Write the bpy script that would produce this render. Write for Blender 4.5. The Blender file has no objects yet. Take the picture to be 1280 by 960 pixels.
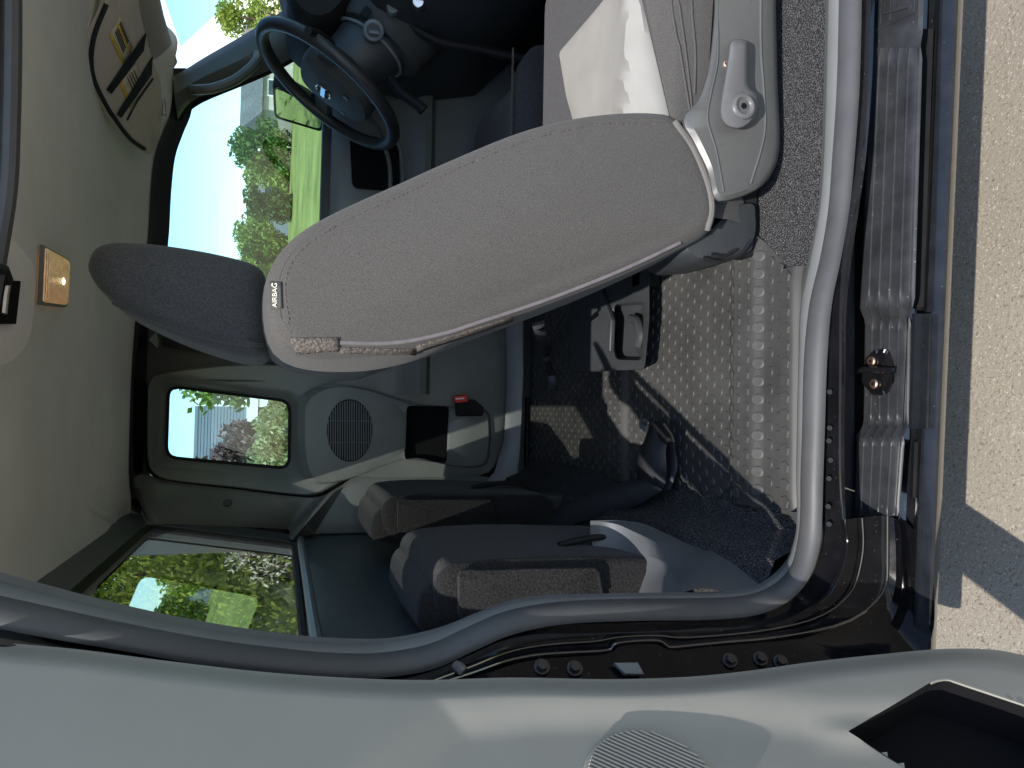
import bpy, math, random
from mathutils import Vector, Matrix
from mathutils.bvhtree import BVHTree
R = random.Random(7)
sc = bpy.context.scene
COL = sc.collection

# ------------------------------------------------------------------ camera
F = 950.0
CAM = Vector((1.62, 0, 1.30))
XA = Vector((.305, .0316, 1.0)).normalized()
YA = Vector((.03, 1, 0)); YA = (YA - XA * XA.dot(YA)).normalized()
ZA = XA.cross(YA)
rot = Matrix(((XA.x, XA.y, XA.z), (YA.x, YA.y, YA.z), (ZA.x, ZA.y, ZA.z)))
cd = bpy.data.cameras.new('camera'); cam = bpy.data.objects.new('camera', cd); COL.objects.link(cam)
cam.matrix_world = Matrix.Translation(CAM) @ rot.to_4x4()
cd.sensor_width = 36; cd.lens = F / 1280 * 36; cd.clip_start = .02; cd.clip_end = 3000
sc.camera = cam

def ray(px, py):
    return (rot @ Vector(((px - 640) / F, -(py - 480) / F, -1))).normalized()
def onp(px, py, p0, n):                     # the point where a sight line meets a real plane of the truck
    d = ray(px, py); n = Vector(n)
    return CAM + d * ((Vector(p0) - CAM).dot(n) / d.dot(n))
def PX(px, py, v): return onp(px, py, (v, 0, 0), (1, 0, 0))
def PY(px, py, v): return onp(px, py, (0, v, 0), (0, 1, 0))
def PZ(px, py, v): return onp(px, py, (0, 0, v), (0, 0, 1))
def LX(pts, v): return [PX(p[0], p[1], v) for p in pts]
def LZ(pts, v): return [PZ(p[0], p[1], v) for p in pts]

# ------------------------------------------------------------------ materials
def M(name, col, rough=.5, spec=.5, metal=0, bump=None, vary=None, coat=0, speck=None, sheen=0):
    m = bpy.data.materials.new(name); m.use_nodes = True
    nt = m.node_tree; b = nt.nodes['Principled BSDF']
    if len(col) == 3: col = (*col, 1)
    b.inputs['Base Color'].default_value = col
    b.inputs['Roughness'].default_value = rough
    b.inputs['Specular IOR Level'].default_value = spec
    b.inputs['Metallic'].default_value = metal
    b.inputs['Coat Weight'].default_value = coat; b.inputs['Coat Roughness'].default_value = .05
    if sheen: b.inputs['Sheen Weight'].default_value = sheen; b.inputs['Sheen Roughness'].default_value = .4
    tc = nt.nodes.new('ShaderNodeTexCoord')
    def noise(scale, detail=3, rgh=.5):
        n = nt.nodes.new('ShaderNodeTexNoise'); n.inputs['Scale'].default_value = scale
        n.inputs['Detail'].default_value = detail; n.inputs['Roughness'].default_value = rgh
        nt.links.new(tc.outputs['Object'], n.inputs['Vector']); return n
    src = None
    if vary:
        n = noise(vary[0], 5, .6)
        mx = nt.nodes.new('ShaderNodeMix'); mx.data_type = 'RGBA'
        lo = [c * (1 - vary[1]) for c in col[:3]] + [1]; hi = [min(1, c * (1 + vary[1])) for c in col[:3]] + [1]
        mr = nt.nodes.new('ShaderNodeMapRange'); mr.inputs['From Min'].default_value = .3; mr.inputs['From Max'].default_value = .7
        nt.links.new(n.outputs['Fac'], mr.inputs['Value'])
        nt.links.new(mr.outputs['Result'], mx.inputs['Factor'])
        mx.inputs['A'].default_value = lo; mx.inputs['B'].default_value = hi
        src = mx.outputs['Result']
        r2 = nt.nodes.new('ShaderNodeMapRange'); r2.inputs['To Min'].default_value = max(.02, rough - .08); r2.inputs['To Max'].default_value = min(1, rough + .1)
        nt.links.new(n.outputs['Fac'], r2.inputs['Value']); nt.links.new(r2.outputs['Result'], b.inputs['Roughness'])
    for s in (speck or []):                    # (scale, threshold, colour)
        n = noise(s[0], 2)
        mr = nt.nodes.new('ShaderNodeMapRange'); mr.inputs['From Min'].default_value = s[1]; mr.inputs['From Max'].default_value = s[1] + .05
        nt.links.new(n.outputs['Fac'], mr.inputs['Value'])
        mx = nt.nodes.new('ShaderNodeMix'); mx.data_type = 'RGBA'
        nt.links.new(mr.outputs['Result'], mx.inputs['Factor'])
        if src: nt.links.new(src, mx.inputs['A'])
        else: mx.inputs['A'].default_value = col
        mx.inputs['B'].default_value = (*s[2], 1); src = mx.outputs['Result']
    if src: nt.links.new(src, b.inputs['Base Color'])
    if bump:
        prev = None
        for sca, st, di in (bump if isinstance(bump, list) else [bump]):
            n = noise(sca, 3, .6); bp = nt.nodes.new('ShaderNodeBump')
            bp.inputs['Strength'].default_value = st; bp.inputs['Distance'].default_value = di
            nt.links.new(n.outputs['Fac'], bp.inputs['Height'])
            if prev: nt.links.new(prev, bp.inputs['Normal'])
            prev = bp.outputs['Normal']
        nt.links.new(prev, b.inputs['Normal'])
    return m

def weave(m, scale, strength=.5, dist=.0008):     # crossed threads on a cloth
    nt = m.node_tree; b = nt.nodes['Principled BSDF']
    tc = nt.nodes.new('ShaderNodeTexCoord'); hs = []
    for d, rz in (('Y', (0, 0, 0)), ('Z', (.5, 0, 0))):
        w = nt.nodes.new('ShaderNodeTexWave'); w.bands_direction = d; w.inputs['Scale'].default_value = scale
        w.inputs['Distortion'].default_value = 1.2; w.inputs['Detail'].default_value = 1; w.inputs['Detail Scale'].default_value = 3
        mp = nt.nodes.new('ShaderNodeMapping'); mp.inputs['Rotation'].default_value = (.5, 0, 0)
        nt.links.new(tc.outputs['Object'], mp.inputs['Vector']); nt.links.new(mp.outputs['Vector'], w.inputs['Vector']); hs.append(w)
    mu = nt.nodes.new('ShaderNodeMath'); mu.operation = 'MULTIPLY'
    nt.links.new(hs[0].outputs['Fac'], mu.inputs[0]); nt.links.new(hs[1].outputs['Fac'], mu.inputs[1])
    bp = nt.nodes.new('ShaderNodeBump'); bp.inputs['Strength'].default_value = strength; bp.inputs['Distance'].default_value = dist
    nt.links.new(mu.outputs[0], bp.inputs['Height'])
    old = b.inputs['Normal'].links[0].from_socket if b.inputs['Normal'].is_linked else None
    if old: nt.links.new(old, bp.inputs['Normal'])
    nt.links.new(bp.outputs['Normal'], b.inputs['Normal'])
    return m

def glass_mat(name, tint, refl=1.0, ior=1.5):
    m = bpy.data.materials.new(name); m.use_nodes = True; nt = m.node_tree; nt.nodes.clear()
    o = nt.nodes.new('ShaderNodeOutputMaterial'); mx = nt.nodes.new('ShaderNodeMixShader')
    t = nt.nodes.new('ShaderNodeBsdfTransparent'); t.inputs['Color'].default_value = (*tint, 1)
    g = nt.nodes.new('ShaderNodeBsdfGlossy'); g.inputs['Roughness'].default_value = .0
    f = nt.nodes.new('ShaderNodeFresnel'); f.inputs['IOR'].default_value = ior
    mu = nt.nodes.new('ShaderNodeMath'); mu.operation = 'MULTIPLY'; mu.inputs[1].default_value = refl; mu.use_clamp = True
    nt.links.new(f.outputs[0], mu.inputs[0]); nt.links.new(mu.outputs[0], mx.inputs['Fac'])
    nt.links.new(t.outputs[0], mx.inputs[1]); nt.links.new(g.outputs[0], mx.inputs[2]); nt.links.new(mx.outputs[0], o.inputs[0])
    return m

m_head = M('headliner_cloth', (.76, .75, .71), .95, .1, bump=(700, .25, .0006), vary=(6, .06))
m_visor = M('visor_cloth', (.52, .49, .45), .9, .1, bump=(800, .2, .0005), vary=(12, .05))
m_trim = M('charcoal_plastic', (.130, .138, .134), .38, .45, bump=(900, .18, .0004), vary=(9, .10))
m_trimd = M('dark_plastic', (.028, .031, .034), .5, .4, bump=(900, .2, .0004), vary=(9, .15))
m_trimg = M('grey_plastic', (.13, .14, .145), .4, .45, bump=(1000, .22, .0004), vary=(7, .08))
m_door = M('door_trim_plastic', (.255, .246, .215), .47, .3, bump=[(1100, .22, .0004)], vary=(5, .06))
m_vinyl = M('rear_panel_vinyl', (.06, .075, .081), .42, .5, bump=(600, .25, .0004), vary=(10, .12))
m_black = M('matte_black', (.008, .008, .009), .7, .25, vary=(20, .3))
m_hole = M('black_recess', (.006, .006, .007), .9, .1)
m_paint = M('black_gloss_paint', (.006, .006, .007), .08, .6, coat=1.0, bump=(14, .05, .002), vary=(30, .4), speck=[(240, .72, (.10, .085, .06))])
m_rocker = M('rocker_gloss_paint', (.010, .011, .013), .16, .45, coat=.4, vary=(30, .3), speck=[(300, .74, (.12, .11, .09))])
m_plate = M('step_plate_plastic', (.022, .023, .025), .42, .3, bump=(500, .2, .0005), vary=(25, .35), speck=[(160, .71, (.11, .10, .09))])
m_rubber = M('weatherstrip_rubber', (.056, .056, .057), .48, .38, bump=(300, .15, .0006), vary=(14, .14))
m_lip = M('weatherstrip_lip_rubber', (.125, .128, .126), .5, .35, bump=(700, .2, .0004), vary=(10, .08))
m_mat = M('rubber_mat', (.043, .043, .042), .50, .34, bump=(260, .12, .0006), vary=(9, .22), speck=[(330, .72, (.10, .095, .085))])
m_carpet = M('speckled_carpet', (.022, .022, .024), .95, .1, bump=[(380, 1.0, .004)], speck=[(420, .52, (.095, .095, .095)), (600, .62, (.22, .22, .215))])
m_dcarpet = M('dark_carpet', (.016, .016, .018), .95, .1, bump=(380, .8, .003), vary=(300, .5))
m_cloth = weave(M('grey_seat_cloth', (.078, .0735, .070), .9, .15, bump=(560, .7, .0012), vary=(620, .34), sheen=.1), 230)
m_dcloth = weave(M('charcoal_seat_cloth', (.058, .056, .058), .9, .15, bump=(520, .5, .0012), vary=(430, .45), sheen=.15), 230)
m_pile = M('black_pile_cloth', (.018, .0175, .018), .95, .1, bump=[(240, .8, .003), (800, .6, .0012)], vary=(280, .6), sheen=.12)
m_velcro = M('fuzzy_hook_strip', (.11, .095, .085), .95, .1, bump=(300, 1, .004), vary=(250, .6))
m_insert = M('light_grey_insert', (.245, .237, .222), .85, .15, bump=(700, .3, .0006), vary=(18, .05))
m_pipe = M('pale_piping', (.105, .10, .095), .7, .3, bump=(900, .3, .0004), vary=(40, .1))
m_zip = M('lavender_edging', (.12, .108, .115), .7, .3, bump=(900, .3, .0004), vary=(60, .15))
m_seatpl = M('seat_side_plastic', (.075, .075, .073), .34, .5, bump=(1000, .2, .0003), vary=(12, .10), speck=[(220, .68, (.05, .05, .05))])
m_lever = M('lever_plastic', (.095, .094, .096), .32, .5, bump=(900, .15, .0003), vary=(20, .1))
m_metal = M('bare_metal', (.55, .54, .52), .3, .5, 1, vary=(60, .2))
m_copper = M('coppery_screw', (.60, .38, .29), .42, .5, 1, vary=(80, .2))
m_belt = M('belt_webbing', (.030, .031, .036), .5, .4, bump=(700, .3, .0005), vary=(60, .2))
m_red = M('red_button', (.62, .018, .015), .35, .5)
m_white = M('white_print', (.75, .75, .73), .6)
m_tag = M('tag_cloth', (.07, .07, .07), .8, .2)
m_label = M('paper_label', (.55, .52, .43), .6, vary=(60, .1))
m_yellow = M('yellow_label', (.62, .42, .05), .6)
m_wheel = M('wheel_leather', (.018, .018, .019), .42, .4, bump=(600, .2, .0004), vary=(30, .2))
m_yt = M('dry_twig', (.45, .36, .24), .8, .2)
m_navy = M('elastic_strap', (.014, .018, .028), .7, .3, bump=(900, .4, .0005))
m_conc = M('exposed_concrete', (.215, .190, .153), .9, .2, bump=[(120, .6, .004), (420, .7, .002)], vary=(2.2, .10),
           speck=[(170, .60, (.155, .125, .09)), (260, .62, (.34, .30, .24)), (90, .72, (.11, .09, .07)), (60, .74, (.46, .43, .39))])
m_glass = glass_mat('window_glass', (.50, .76, .83))
m_glassr = glass_mat('rear_window_glass', (.95, 1.0, .92), .6)
m_mirror = M('mirror_glass', (.8, .82, .8), .02, .5, 1)
m_lawn = M('lawn_grass', (.23, .24, .065), .9, .1, vary=(.5, .3), bump=(6, .8, .05))
m_side = M('grey_siding', (.17, .19, .215), .8, .2, vary=(3, .06))
m_wtrim = M('white_trim_paint', (.78, .76, .70), .6, .3)
m_roof = M('roof_shingle', (.15, .14, .13), .9, .2, vary=(5, .25))
m_cream = M('cream_siding', (.50, .42, .33), .8, .2, vary=(2, .1))
m_bark = M('bark', (.09, .065, .045), .9, .2, bump=(14, .8, .03), vary=(6, .3))
m_road = M('asphalt_road', (.30, .24, .22), .9, .2, vary=(1, .15))
m_pane = M('dark_window_pane', (.03, .035, .04), .08, .6)

def leafmat(name, col, hi):
    m = bpy.data.materials.new(name); m.use_nodes = True; nt = m.node_tree; b = nt.nodes['Principled BSDF']
    g = nt.nodes.new('ShaderNodeNewGeometry'); cr = nt.nodes.new('ShaderNodeValToRGB')
    cr.color_ramp.elements[0].color = (*col, 1); cr.color_ramp.elements[1].color = (*hi, 1)
    nt.links.new(g.outputs['Random Per Island'], cr.inputs['Fac']); nt.links.new(cr.outputs['Color'], b.inputs['Base Color'])
    b.inputs['Roughness'].default_value = .5
    t = nt.nodes.new('ShaderNodeBsdfTranslucent'); nt.links.new(cr.outputs['Color'], t.inputs['Color'])
    mx = nt.nodes.new('ShaderNodeMixShader'); mx.inputs['Fac'].default_value = .35
    nt.links.new(b.outputs[0], mx.inputs[1]); nt.links.new(t.outputs[0], mx.inputs[2])
    nt.links.new(mx.outputs[0], nt.nodes['Material Output'].inputs['Surface'])
    return m
m_leaf = leafmat('green_leaves', (.05, .10, .015), (.16, .24, .035))
m_leafl = leafmat('lime_leaves', (.14, .22, .03), (.30, .38, .07))
m_leafd = leafmat('dark_leaves', (.02, .05, .012), (.10, .17, .03))
m_leafr = leafmat('burgundy_leaves', (.09, .03, .035), (.42, .30, .28))
m_leafw = leafmat('pale_shrub_leaves', (.20, .24, .06), (.62, .60, .34))
m_petal = leafmat('white_petals', (.6, .62, .5), (.8, .8, .72))

# ------------------------------------------------------------------ mesh helpers
class MB:
    def __init__(s): s.v = []; s.f = []
    def add(s, vs, fs):
        k = len(s.v); s.v += [Vector(v) for v in vs]; s.f += [tuple(i + k for i in f) for f in fs]; return s
    def loft(s, rings, closed=True, cap0=False, cap1=False, loop=False):
        n = len(rings[0]); vs = [p for r in rings for p in r]; fs = []
        m = len(rings)
        for i in range(m if loop else m - 1):
            a = i * n; b = ((i + 1) % m) * n
            for j in range(n if closed else n - 1):
                k = (j + 1) % n; fs.append((a + j, a + k, b + k, b + j))
        if cap0: fs.append(tuple(range(n - 1, -1, -1)))
        if cap1: fs.append(tuple((m - 1) * n + j for j in range(n)))
        return s.add(vs, fs)
    def tube(s, path, r, n=8, closed=False, flat=1.0, up=None):
        path = [Vector(p) for p in path]; rings = []; m = len(path); nv = None
        for i, p in enumerate(path):
            if closed: t = path[(i + 1) % m] - path[i - 1]
            else: t = path[min(i + 1, m - 1)] - path[max(i - 1, 0)]
            t.normalize()
            ref = Vector(up) if up else (nv if nv is not None else (Vector((0, 0, 1)) if abs(t.z) < .9 else Vector((1, 0, 0))))
            nv = (ref - t * ref.dot(t)).normalized(); bv = t.cross(nv)
            rr = r(i / (m - 1)) if callable(r) else r
            rings.append([p + (nv * math.cos(a) * flat + bv * math.sin(a)) * rr for a in [2 * math.pi * k / n for k in range(n)]])
        return s.loft(rings, True, not closed, not closed, closed)
    def box(s, c, d, rz=None):
        c = Vector(c); q = rz or Matrix.Identity(3)
        vs = [c + q @ Vector((x * d[0] / 2, y * d[1] / 2, z * d[2] / 2)) for x in (-1, 1) for y in (-1, 1) for z in (-1, 1)]
        return s.add(vs, [(0, 1, 3, 2), (4, 6, 7, 5), (0, 4, 5, 1), (2, 3, 7, 6), (0, 2, 6, 4), (1, 5, 7, 3)])
    def prism(s, pts, vec):
        pts = [Vector(p) for p in pts]; vec = Vector(vec)
        return s.loft([pts, [p + vec for p in pts]], True, True, True)
    def disc(s, c, n, r, h, k=20, r2=None):
        n = Vector(n).normalized(); c = Vector(c); u = n.orthogonal().normalized(); w = n.cross(u); r2 = r if r2 is None else r2
        an = [2 * math.pi * i / k for i in range(k)]
        return s.loft([[c + (u * math.cos(a) + w * math.sin(a)) * r for a in an], [c + n * h + (u * math.cos(a) + w * math.sin(a)) * r2 for a in an]], True, True, True)
    def ring(s, c, n, R0, r, k=28, sides=8, u=None):
        n = Vector(n).normalized(); c = Vector(c); u = (Vector(u).normalized() if u else n.orthogonal().normalized()); w = n.cross(u)
        return s.tube([c + (u * math.cos(a) + w * math.sin(a)) * R0 for a in [2 * math.pi * i / k for i in range(k)]], r, sides, True, up=n)
    def grid(s, rows): return s.loft(rows, False)
    def build(s, name, mat, parent=None, smooth=True, bevel=0, sub=0, seg=2, angle=35, solid=0):
        me = bpy.data.meshes.new(name); me.from_pydata([tuple(v) for v in s.v], [], s.f); me.update()
        import bmesh
        bm = bmesh.new(); bm.from_mesh(me); bmesh.ops.recalc_face_normals(bm, faces=bm.faces); bm.to_mesh(me); bm.free()
        o = bpy.data.objects.new(name, me); COL.objects.link(o); me.materials.append(mat)
        if smooth:
            me.polygons.foreach_set('use_smooth', [True] * len(me.polygons))
            me.set_sharp_from_angle(angle=math.radians(angle))
        if solid: md = o.modifiers.new('s', 'SOLIDIFY'); md.thickness = solid; md.offset = 0
        if bevel: md = o.modifiers.new('b', 'BEVEL'); md.width = bevel; md.segments = seg; md.limit_method = 'ANGLE'; md.angle_limit = math.radians(40); md.harden_normals = False
        if sub: md = o.modifiers.new('u', 'SUBSURF'); md.levels = sub; md.render_levels = sub
        if parent:
            o.parent = parent
            if parent.type == 'EMPTY': o.matrix_parent_inverse = Matrix.Translation(-parent.location)
        return o
    def bvh(s): return BVHTree.FromPolygons(s.v, s.f)

def thing(name, label, cat, loc, group=None, kind=None):
    o = bpy.data.objects.new(name, None); COL.objects.link(o); o.location = loc; o.empty_display_size = .1
    return tag(o, label, cat, group, kind)
def tag(o, label=None, cat=None, group=None, kind=None):
    for k, v in (('label', label), ('category', cat), ('group', group), ('kind', kind)):
        if v: o[k] = v
    return o

def smooth(pts, sub=6, closed=False):
    pts = [Vector(p) for p in pts]; n = len(pts); out = []
    for i in range(n if closed else n - 1):
        if closed: p0, p1, p2, p3 = pts[i - 1], pts[i], pts[(i + 1) % n], pts[(i + 2) % n]
        else: p0, p1, p2, p3 = pts[max(i - 1, 0)], pts[i], pts[i + 1], pts[min(i + 2, n - 1)]
        for k in range(sub):
            t = k / sub
            out.append(.5 * ((2 * p1) + (p2 - p0) * t + (2 * p0 - 5 * p1 + 4 * p2 - p3) * t * t + (3 * p1 - p0 - 3 * p2 + p3) * t ** 3))
    if not closed: out.append(pts[-1])
    return out
def resample(pts, n, closed=True):
    pts = [Vector(p) for p in pts]; q = pts + [pts[0]] if closed else pts
    L = [0]
    for a, b in zip(q, q[1:]): L.append(L[-1] + (b - a).length)
    out = []; j = 0; m = n if closed else n - 1
    for i in range(n):
        d = L[-1] * i / m
        while j < len(q) - 2 and L[j + 1] < d: j += 1
        t = (d - L[j]) / max(1e-9, L[j + 1] - L[j]); out.append(q[j].lerp(q[j + 1], min(1, t)))
    return out
def rnd(poly, r, k=6):                       # polygon with rounded corners (2-D)
    out = []; n = len(poly); P2 = [Vector(p[:2]) for p in poly]
    for i, p in enumerate(P2):
        a = P2[i - 1] - p; b = P2[(i + 1) % n] - p; rr = min(r, a.length * .48, b.length * .48)
        s, e = p + a.normalized() * rr, p + b.normalized() * rr
        for j in range(k + 1):
            t = j / k; out.append(s * (1 - t) ** 2 + p * 2 * t * (1 - t) + e * t * t)
    return out
def polar(poly, c, n=120):                   # sample a star-shaped outline at even angles round c
    c = Vector(c); out = []; P2 = [Vector(p[:2]) for p in poly]
    for i in range(n):
        a = 2 * math.pi * i / n; d = Vector((math.cos(a), math.sin(a))); best = None
        for p, q in zip(P2, P2[1:] + P2[:1]):
            e = q - p; den = d.x * e.y - d.y * e.x
            if abs(den) < 1e-9: continue
            w = p - c; t = (w.x * e.y - w.y * e.x) / den; u = (w.x * d.y - w.y * d.x) / den
            if t > 0 and -1e-6 <= u <= 1 + 1e-6 and (best is None or t > best): best = t
        out.append(c + d * (best or 0))
    return out
def pad(outline, x0, x1, r=.025, bulge=.012, n=72, pre=True, noise=0):
    """stuffed body: outline given in (Y,Z), thickness along X from x0 to x1"""
    o2 = [Vector((p.y, p.z)) for p in outline]
    if pre: o2 = smooth([Vector((p.x, p.y, 0)) for p in o2], 6, True); o2 = [Vector((p.x, p.y)) for p in o2]
    o2 = resample([Vector((p.x, p.y, 0)) for p in o2], n); o2 = [Vector((p.x, p.y)) for p in o2]
    area = sum(a.x * b.y - a.y * b.x for a, b in zip(o2, o2[1:] + o2[:1])); sg = 1 if area > 0 else -1
    nor = []
    for i in range(n):
        t = (o2[(i + 1) % n] - o2[i - 1]).normalized(); nor.append(Vector((-t.y, t.x)) * sg)
    c = sum(o2, Vector((0, 0))) / n
    def rg(x, ins, s):
        if ins > 0:
            q = [o2[i] + nor[i] * ins for i in range(n)]
            for _ in range(int(ins * 500)): q = [(q[i - 1] + q[i] * 2 + q[(i + 1) % n]) / 4 for i in range(n)]
            return [Vector((x, *(c + (p - c) * s))) for p in q]
        return [Vector((x, *(c + ((o2[i] + nor[i] * ins) - c) * s))) for i in range(n)]
    d = 1 if x0 > x1 else -1; rings = []
    ss = (.12, .3, .5, .7, .85, .95)
    for s in ss: rings.append(rg(x0 + d * bulge * (1 - s * s), r, s))
    for k in range(7):
        a = math.pi / 2 * (1 - k / 6); rings.append(rg(x0 - d * (r - r * math.sin(a)), r - r * math.cos(a), 1))
    w = abs(x0 - x1) - 2 * r
    for k in (1, 2, 3): rings.append(rg(x0 - d * (r + w * k / 4), -bulge * .5 * math.sin(math.pi * k / 4), 1))
    for k in range(7):
        a = math.pi / 2 * k / 6; rings.append(rg(x1 + d * (r - r * math.sin(a)), r - r * math.cos(a), 1))
    for s in reversed(ss): rings.append(rg(x1 - d * bulge * (1 - s * s), r, s))
    return MB().loft(rings, True, True, True)
def hit(bv, px, py, off=0.0):
    loc, nor, i, dist = bv.ray_cast(CAM, ray(px, py))
    if loc is None: return None
    if nor.dot(ray(px, py)) > 0: nor = -nor
    return loc + nor * off
def hits(bv, pts, off=0.0): return [p for p in (hit(bv, a[0], a[1], off) for a in pts) if p]
def px2(pts, sub=6, closed=False): return [(p.x, p.y) for p in smooth([Vector((a[0], a[1], 0)) for a in pts], sub, closed)]
def dashes(path, ln, gap, r):
    tot = resample(path, max(4, int(sum((b - a).length for a, b in zip(path, path[1:])) / (ln + gap)) * 2), False); m = MB()
    for i in range(0, len(tot) - 1, 2): m.tube([tot[i], tot[i + 1]], r, 5)
    return m
def text_mesh(body, size, mtx, mat, name, parent, ext=.0004):
    cu = bpy.data.curves.new('t', 'FONT'); cu.body = body; cu.size = size; cu.extrude = ext; cu.align_x = 'CENTER'; cu.align_y = 'CENTER'
    ob = bpy.data.objects.new('t', cu); COL.objects.link(ob)
    dg = bpy.context.evaluated_depsgraph_get(); me = bpy.data.meshes.new_from_object(ob.evaluated_get(dg))
    bpy.data.objects.remove(ob); mb = MB(); mb.add([mtx @ v.co for v in me.vertices], [tuple(p.vertices) for p in me.polygons])
    return mb.build(name, mat, parent, False)

def sst(a, b2, x): t = max(0, min(1, (x - a) / (b2 - a))); return t * t * (3 - 2 * t)
def text_px(body, bv, fn, off, mat, name, parent, solid=.0006):
    cu = bpy.data.curves.new('t', 'FONT'); cu.body = body; cu.size = 1; cu.align_x = 'CENTER'; cu.align_y = 'CENTER'
    ob = bpy.data.objects.new('t', cu); COL.objects.link(ob)
    me = bpy.data.meshes.new_from_object(ob.evaluated_get(bpy.context.evaluated_depsgraph_get())); bpy.data.objects.remove(ob)
    vs = [hit(bv, *fn(v.co.x, v.co.y), off) for v in me.vertices]
    if any(v is None for v in vs): return None
    return MB().add(vs, [tuple(p.vertices) for p in me.polygons]).build(name, mat, parent, False, solid=solid)
FL = .53      # cab floor height
def YR(z): return -.302 - (1.62 - max(z, 1.24)) * .17 - max(0, 1.24 - z) * .01
# ================================================================== PICKUP TRUCK
TRK = thing('pickup_truck', 'black pickup truck with its cab doors open on a concrete driveway', 'pickup truck', (0, .2, 0))

# ---- headliner
edge = px2([(222, 60), (217, 85), (214, 135), (203, 165), (193, 195), (188, 240), (184, 305), (172, 375), (166, 440), (163, 500), (161, 590), (164, 622)], 4)
e3 = LX(edge, -.66)
ys = [p.y for p in e3]
def e_z(y):
    for a, b in zip(e3, e3[1:]):
        if b.y <= y <= a.y: return a.z + (b.z - a.z) * (y - a.y) / (b.y - a.y)
    return e3[0].z if y > e3[0].y else e3[-1].z
rows = []
NY = 60
for i in range(NY + 1):
    y = 1.02 + (-.313 - 1.02) * i / NY
    fz = e_z(y); drop = max(0, (y - .72) / .3) ** 2 * .10; row = []
    rear = max(0, (-.22 - y) / .08) ** 2 * .03
    for k in range(41):
        x = .655 - 1.315 * k / 40
        if x > .25: t = (x - .25) / .405; z = 1.70 - .095 * t ** 2.6
        elif x < -.36: t = (-.36 - x) / .30; z = 1.70 - (1.70 - fz) * t ** 2
        else: z = 1.70
        z = min(z, 1.70 - drop if x > -.36 else max(z - drop * .3, fz)) - rear * max(0, min(1, (.6 - abs(x)) * 4))
        row.append(Vector((x, y, z)))
    rows.append(row)
head = MB().grid(rows)
hl = head.build('headliner', m_head, TRK)
hbv = head.bvh()
# outer roof skin
rows = []
for y in (-.37, -.2, .3, .8, 1.06):
    rows.append([Vector((x, y, z)) for x, z in ((.68, 1.612), (.675, 1.65), (.62, 1.735), (.4, 1.775), (0, 1.79), (-.4, 1.775), (-.62, 1.735), (-.70, 1.66))])
MB().grid(rows).build('roof', m_paint, TRK, solid=.004)
# scuff dent + shallow grooves pressed in the headliner rear corner
p = hits(hbv, px2([(106, 626), (115, 636), (128, 645), (143, 653), (152, 664)], 4), .001)
MB().tube(p, lambda t: .004 + .010 * math.sin(math.pi * t), 8, flat=.25, up=(0, 0, 1)).build('clip', m_head, hl)

# ---- roof rail: weatherstrip above the near door
MB().tube(smooth(LX([(14, -60), (14, 60), (12, 160), (8, 240), (-6, 330), (-30, 480), (-55, 640)], .655), 5), .011, 10).build('roof_weatherstrip', m_rubber, TRK)
MB().tube(smooth([p + Vector((-.012, 0, .013)) for p in LX([(14, -60), (14, 60), (12, 160), (8, 240), (-6, 330), (-30, 480), (-55, 640)], .655)], 5), .013, 10).build('roof_rail_trim', m_trimd, TRK)
# latch bezel in the near roof rail
bz = px2([(-50, 285), (-6, 288), (14, 296), (32, 315), (44, 336), (43, 380), (38, 422), (25, 444), (2, 460), (-50, 478)], 4, True)
mb = MB(); lo = [Vector((min(p.x, .648), p.y, p.z)) for p in LZ(bz, 1.612)]; c0 = sum(lo, Vector()) / len(lo)
mb.loft([[p + Vector((0, 0, .05)) for p in lo], [p + Vector((0, 0, .006)) for p in lo], [c0 + (p - c0) * .965 for p in lo], [c0 + (p - c0) * .6 + Vector((0, 0, -.002)) for p in lo]], True, False, True)
m_bez = M('bezel_plastic', (.62, .60, .58), .5, .4, bump=(900, .15, .0003), vary=(20, .06))
lb = mb.build('latch_bezel', m_bez, TRK)
MB().prism(LZ([(-8, 350), (23, 351), (17, 405), (-8, 405)], 1.607), (0, 0, -.003)).build('latch_slot', m_hole, lb, bevel=.001)
MB().tube(LZ([(4, 392), (6, 372), (9, 355)], 1.600), .004, 8).build('latch_pin', m_metal, lb)
MB().tube(LZ([(-30, 330), (4, 338), (9, 352)], 1.600), .007, 8).build('latch_hook', m_black, lb)

# ---- dome light
dm = rnd([(48, 309), (79, 326), (76, 381), (45, 377)], 3)
lo = hits(hbv, dm, .004); c0 = sum(lo, Vector()) / len(lo); nz = Vector((0, 0, -1))
fr = MB().loft([[c0 + (p - c0) * 1.12 for p in lo], [c0 + (p - c0) * 1.08 + nz * .006 for p in lo], [p + nz * .006 for p in lo], [c0 + (p - c0) * .97 for p in lo]]).build('dome_light', m_trimg, TRK)
m_lens = bpy.data.materials.new('lit_amber_lens'); m_lens.use_nodes = True
nt = m_lens.node_tree; b = nt.nodes['Principled BSDF']
b.inputs['Base Color'].default_value = (.68, .62, .54, 1); b.inputs['Roughness'].default_value = .25
tc = nt.nodes.new('ShaderNodeTexCoord'); wv = nt.nodes.new('ShaderNodeTexWave'); wv.inputs['Scale'].default_value = 60; wv.inputs['Distortion'].default_value = 2
gr = nt.nodes.new('ShaderNodeTexNoise'); gr.inputs['Scale'].default_value = 45
nt.links.new(tc.outputs['Object'], wv.inputs['Vector']); nt.links.new(tc.outputs['Object'], gr.inputs['Vector'])
gr.inputs['Scale'].default_value = 70; gr.inputs['Detail'].default_value = 4
mu = nt.nodes.new('ShaderNodeMath'); mu.operation = 'MULTIPLY'; nt.links.new(wv.outputs['Fac'], mu.inputs[0]); nt.links.new(gr.outputs['Fac'], mu.inputs[1])
b.inputs['Emission Color'].default_value = (1, .50, .16, 1)
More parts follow.
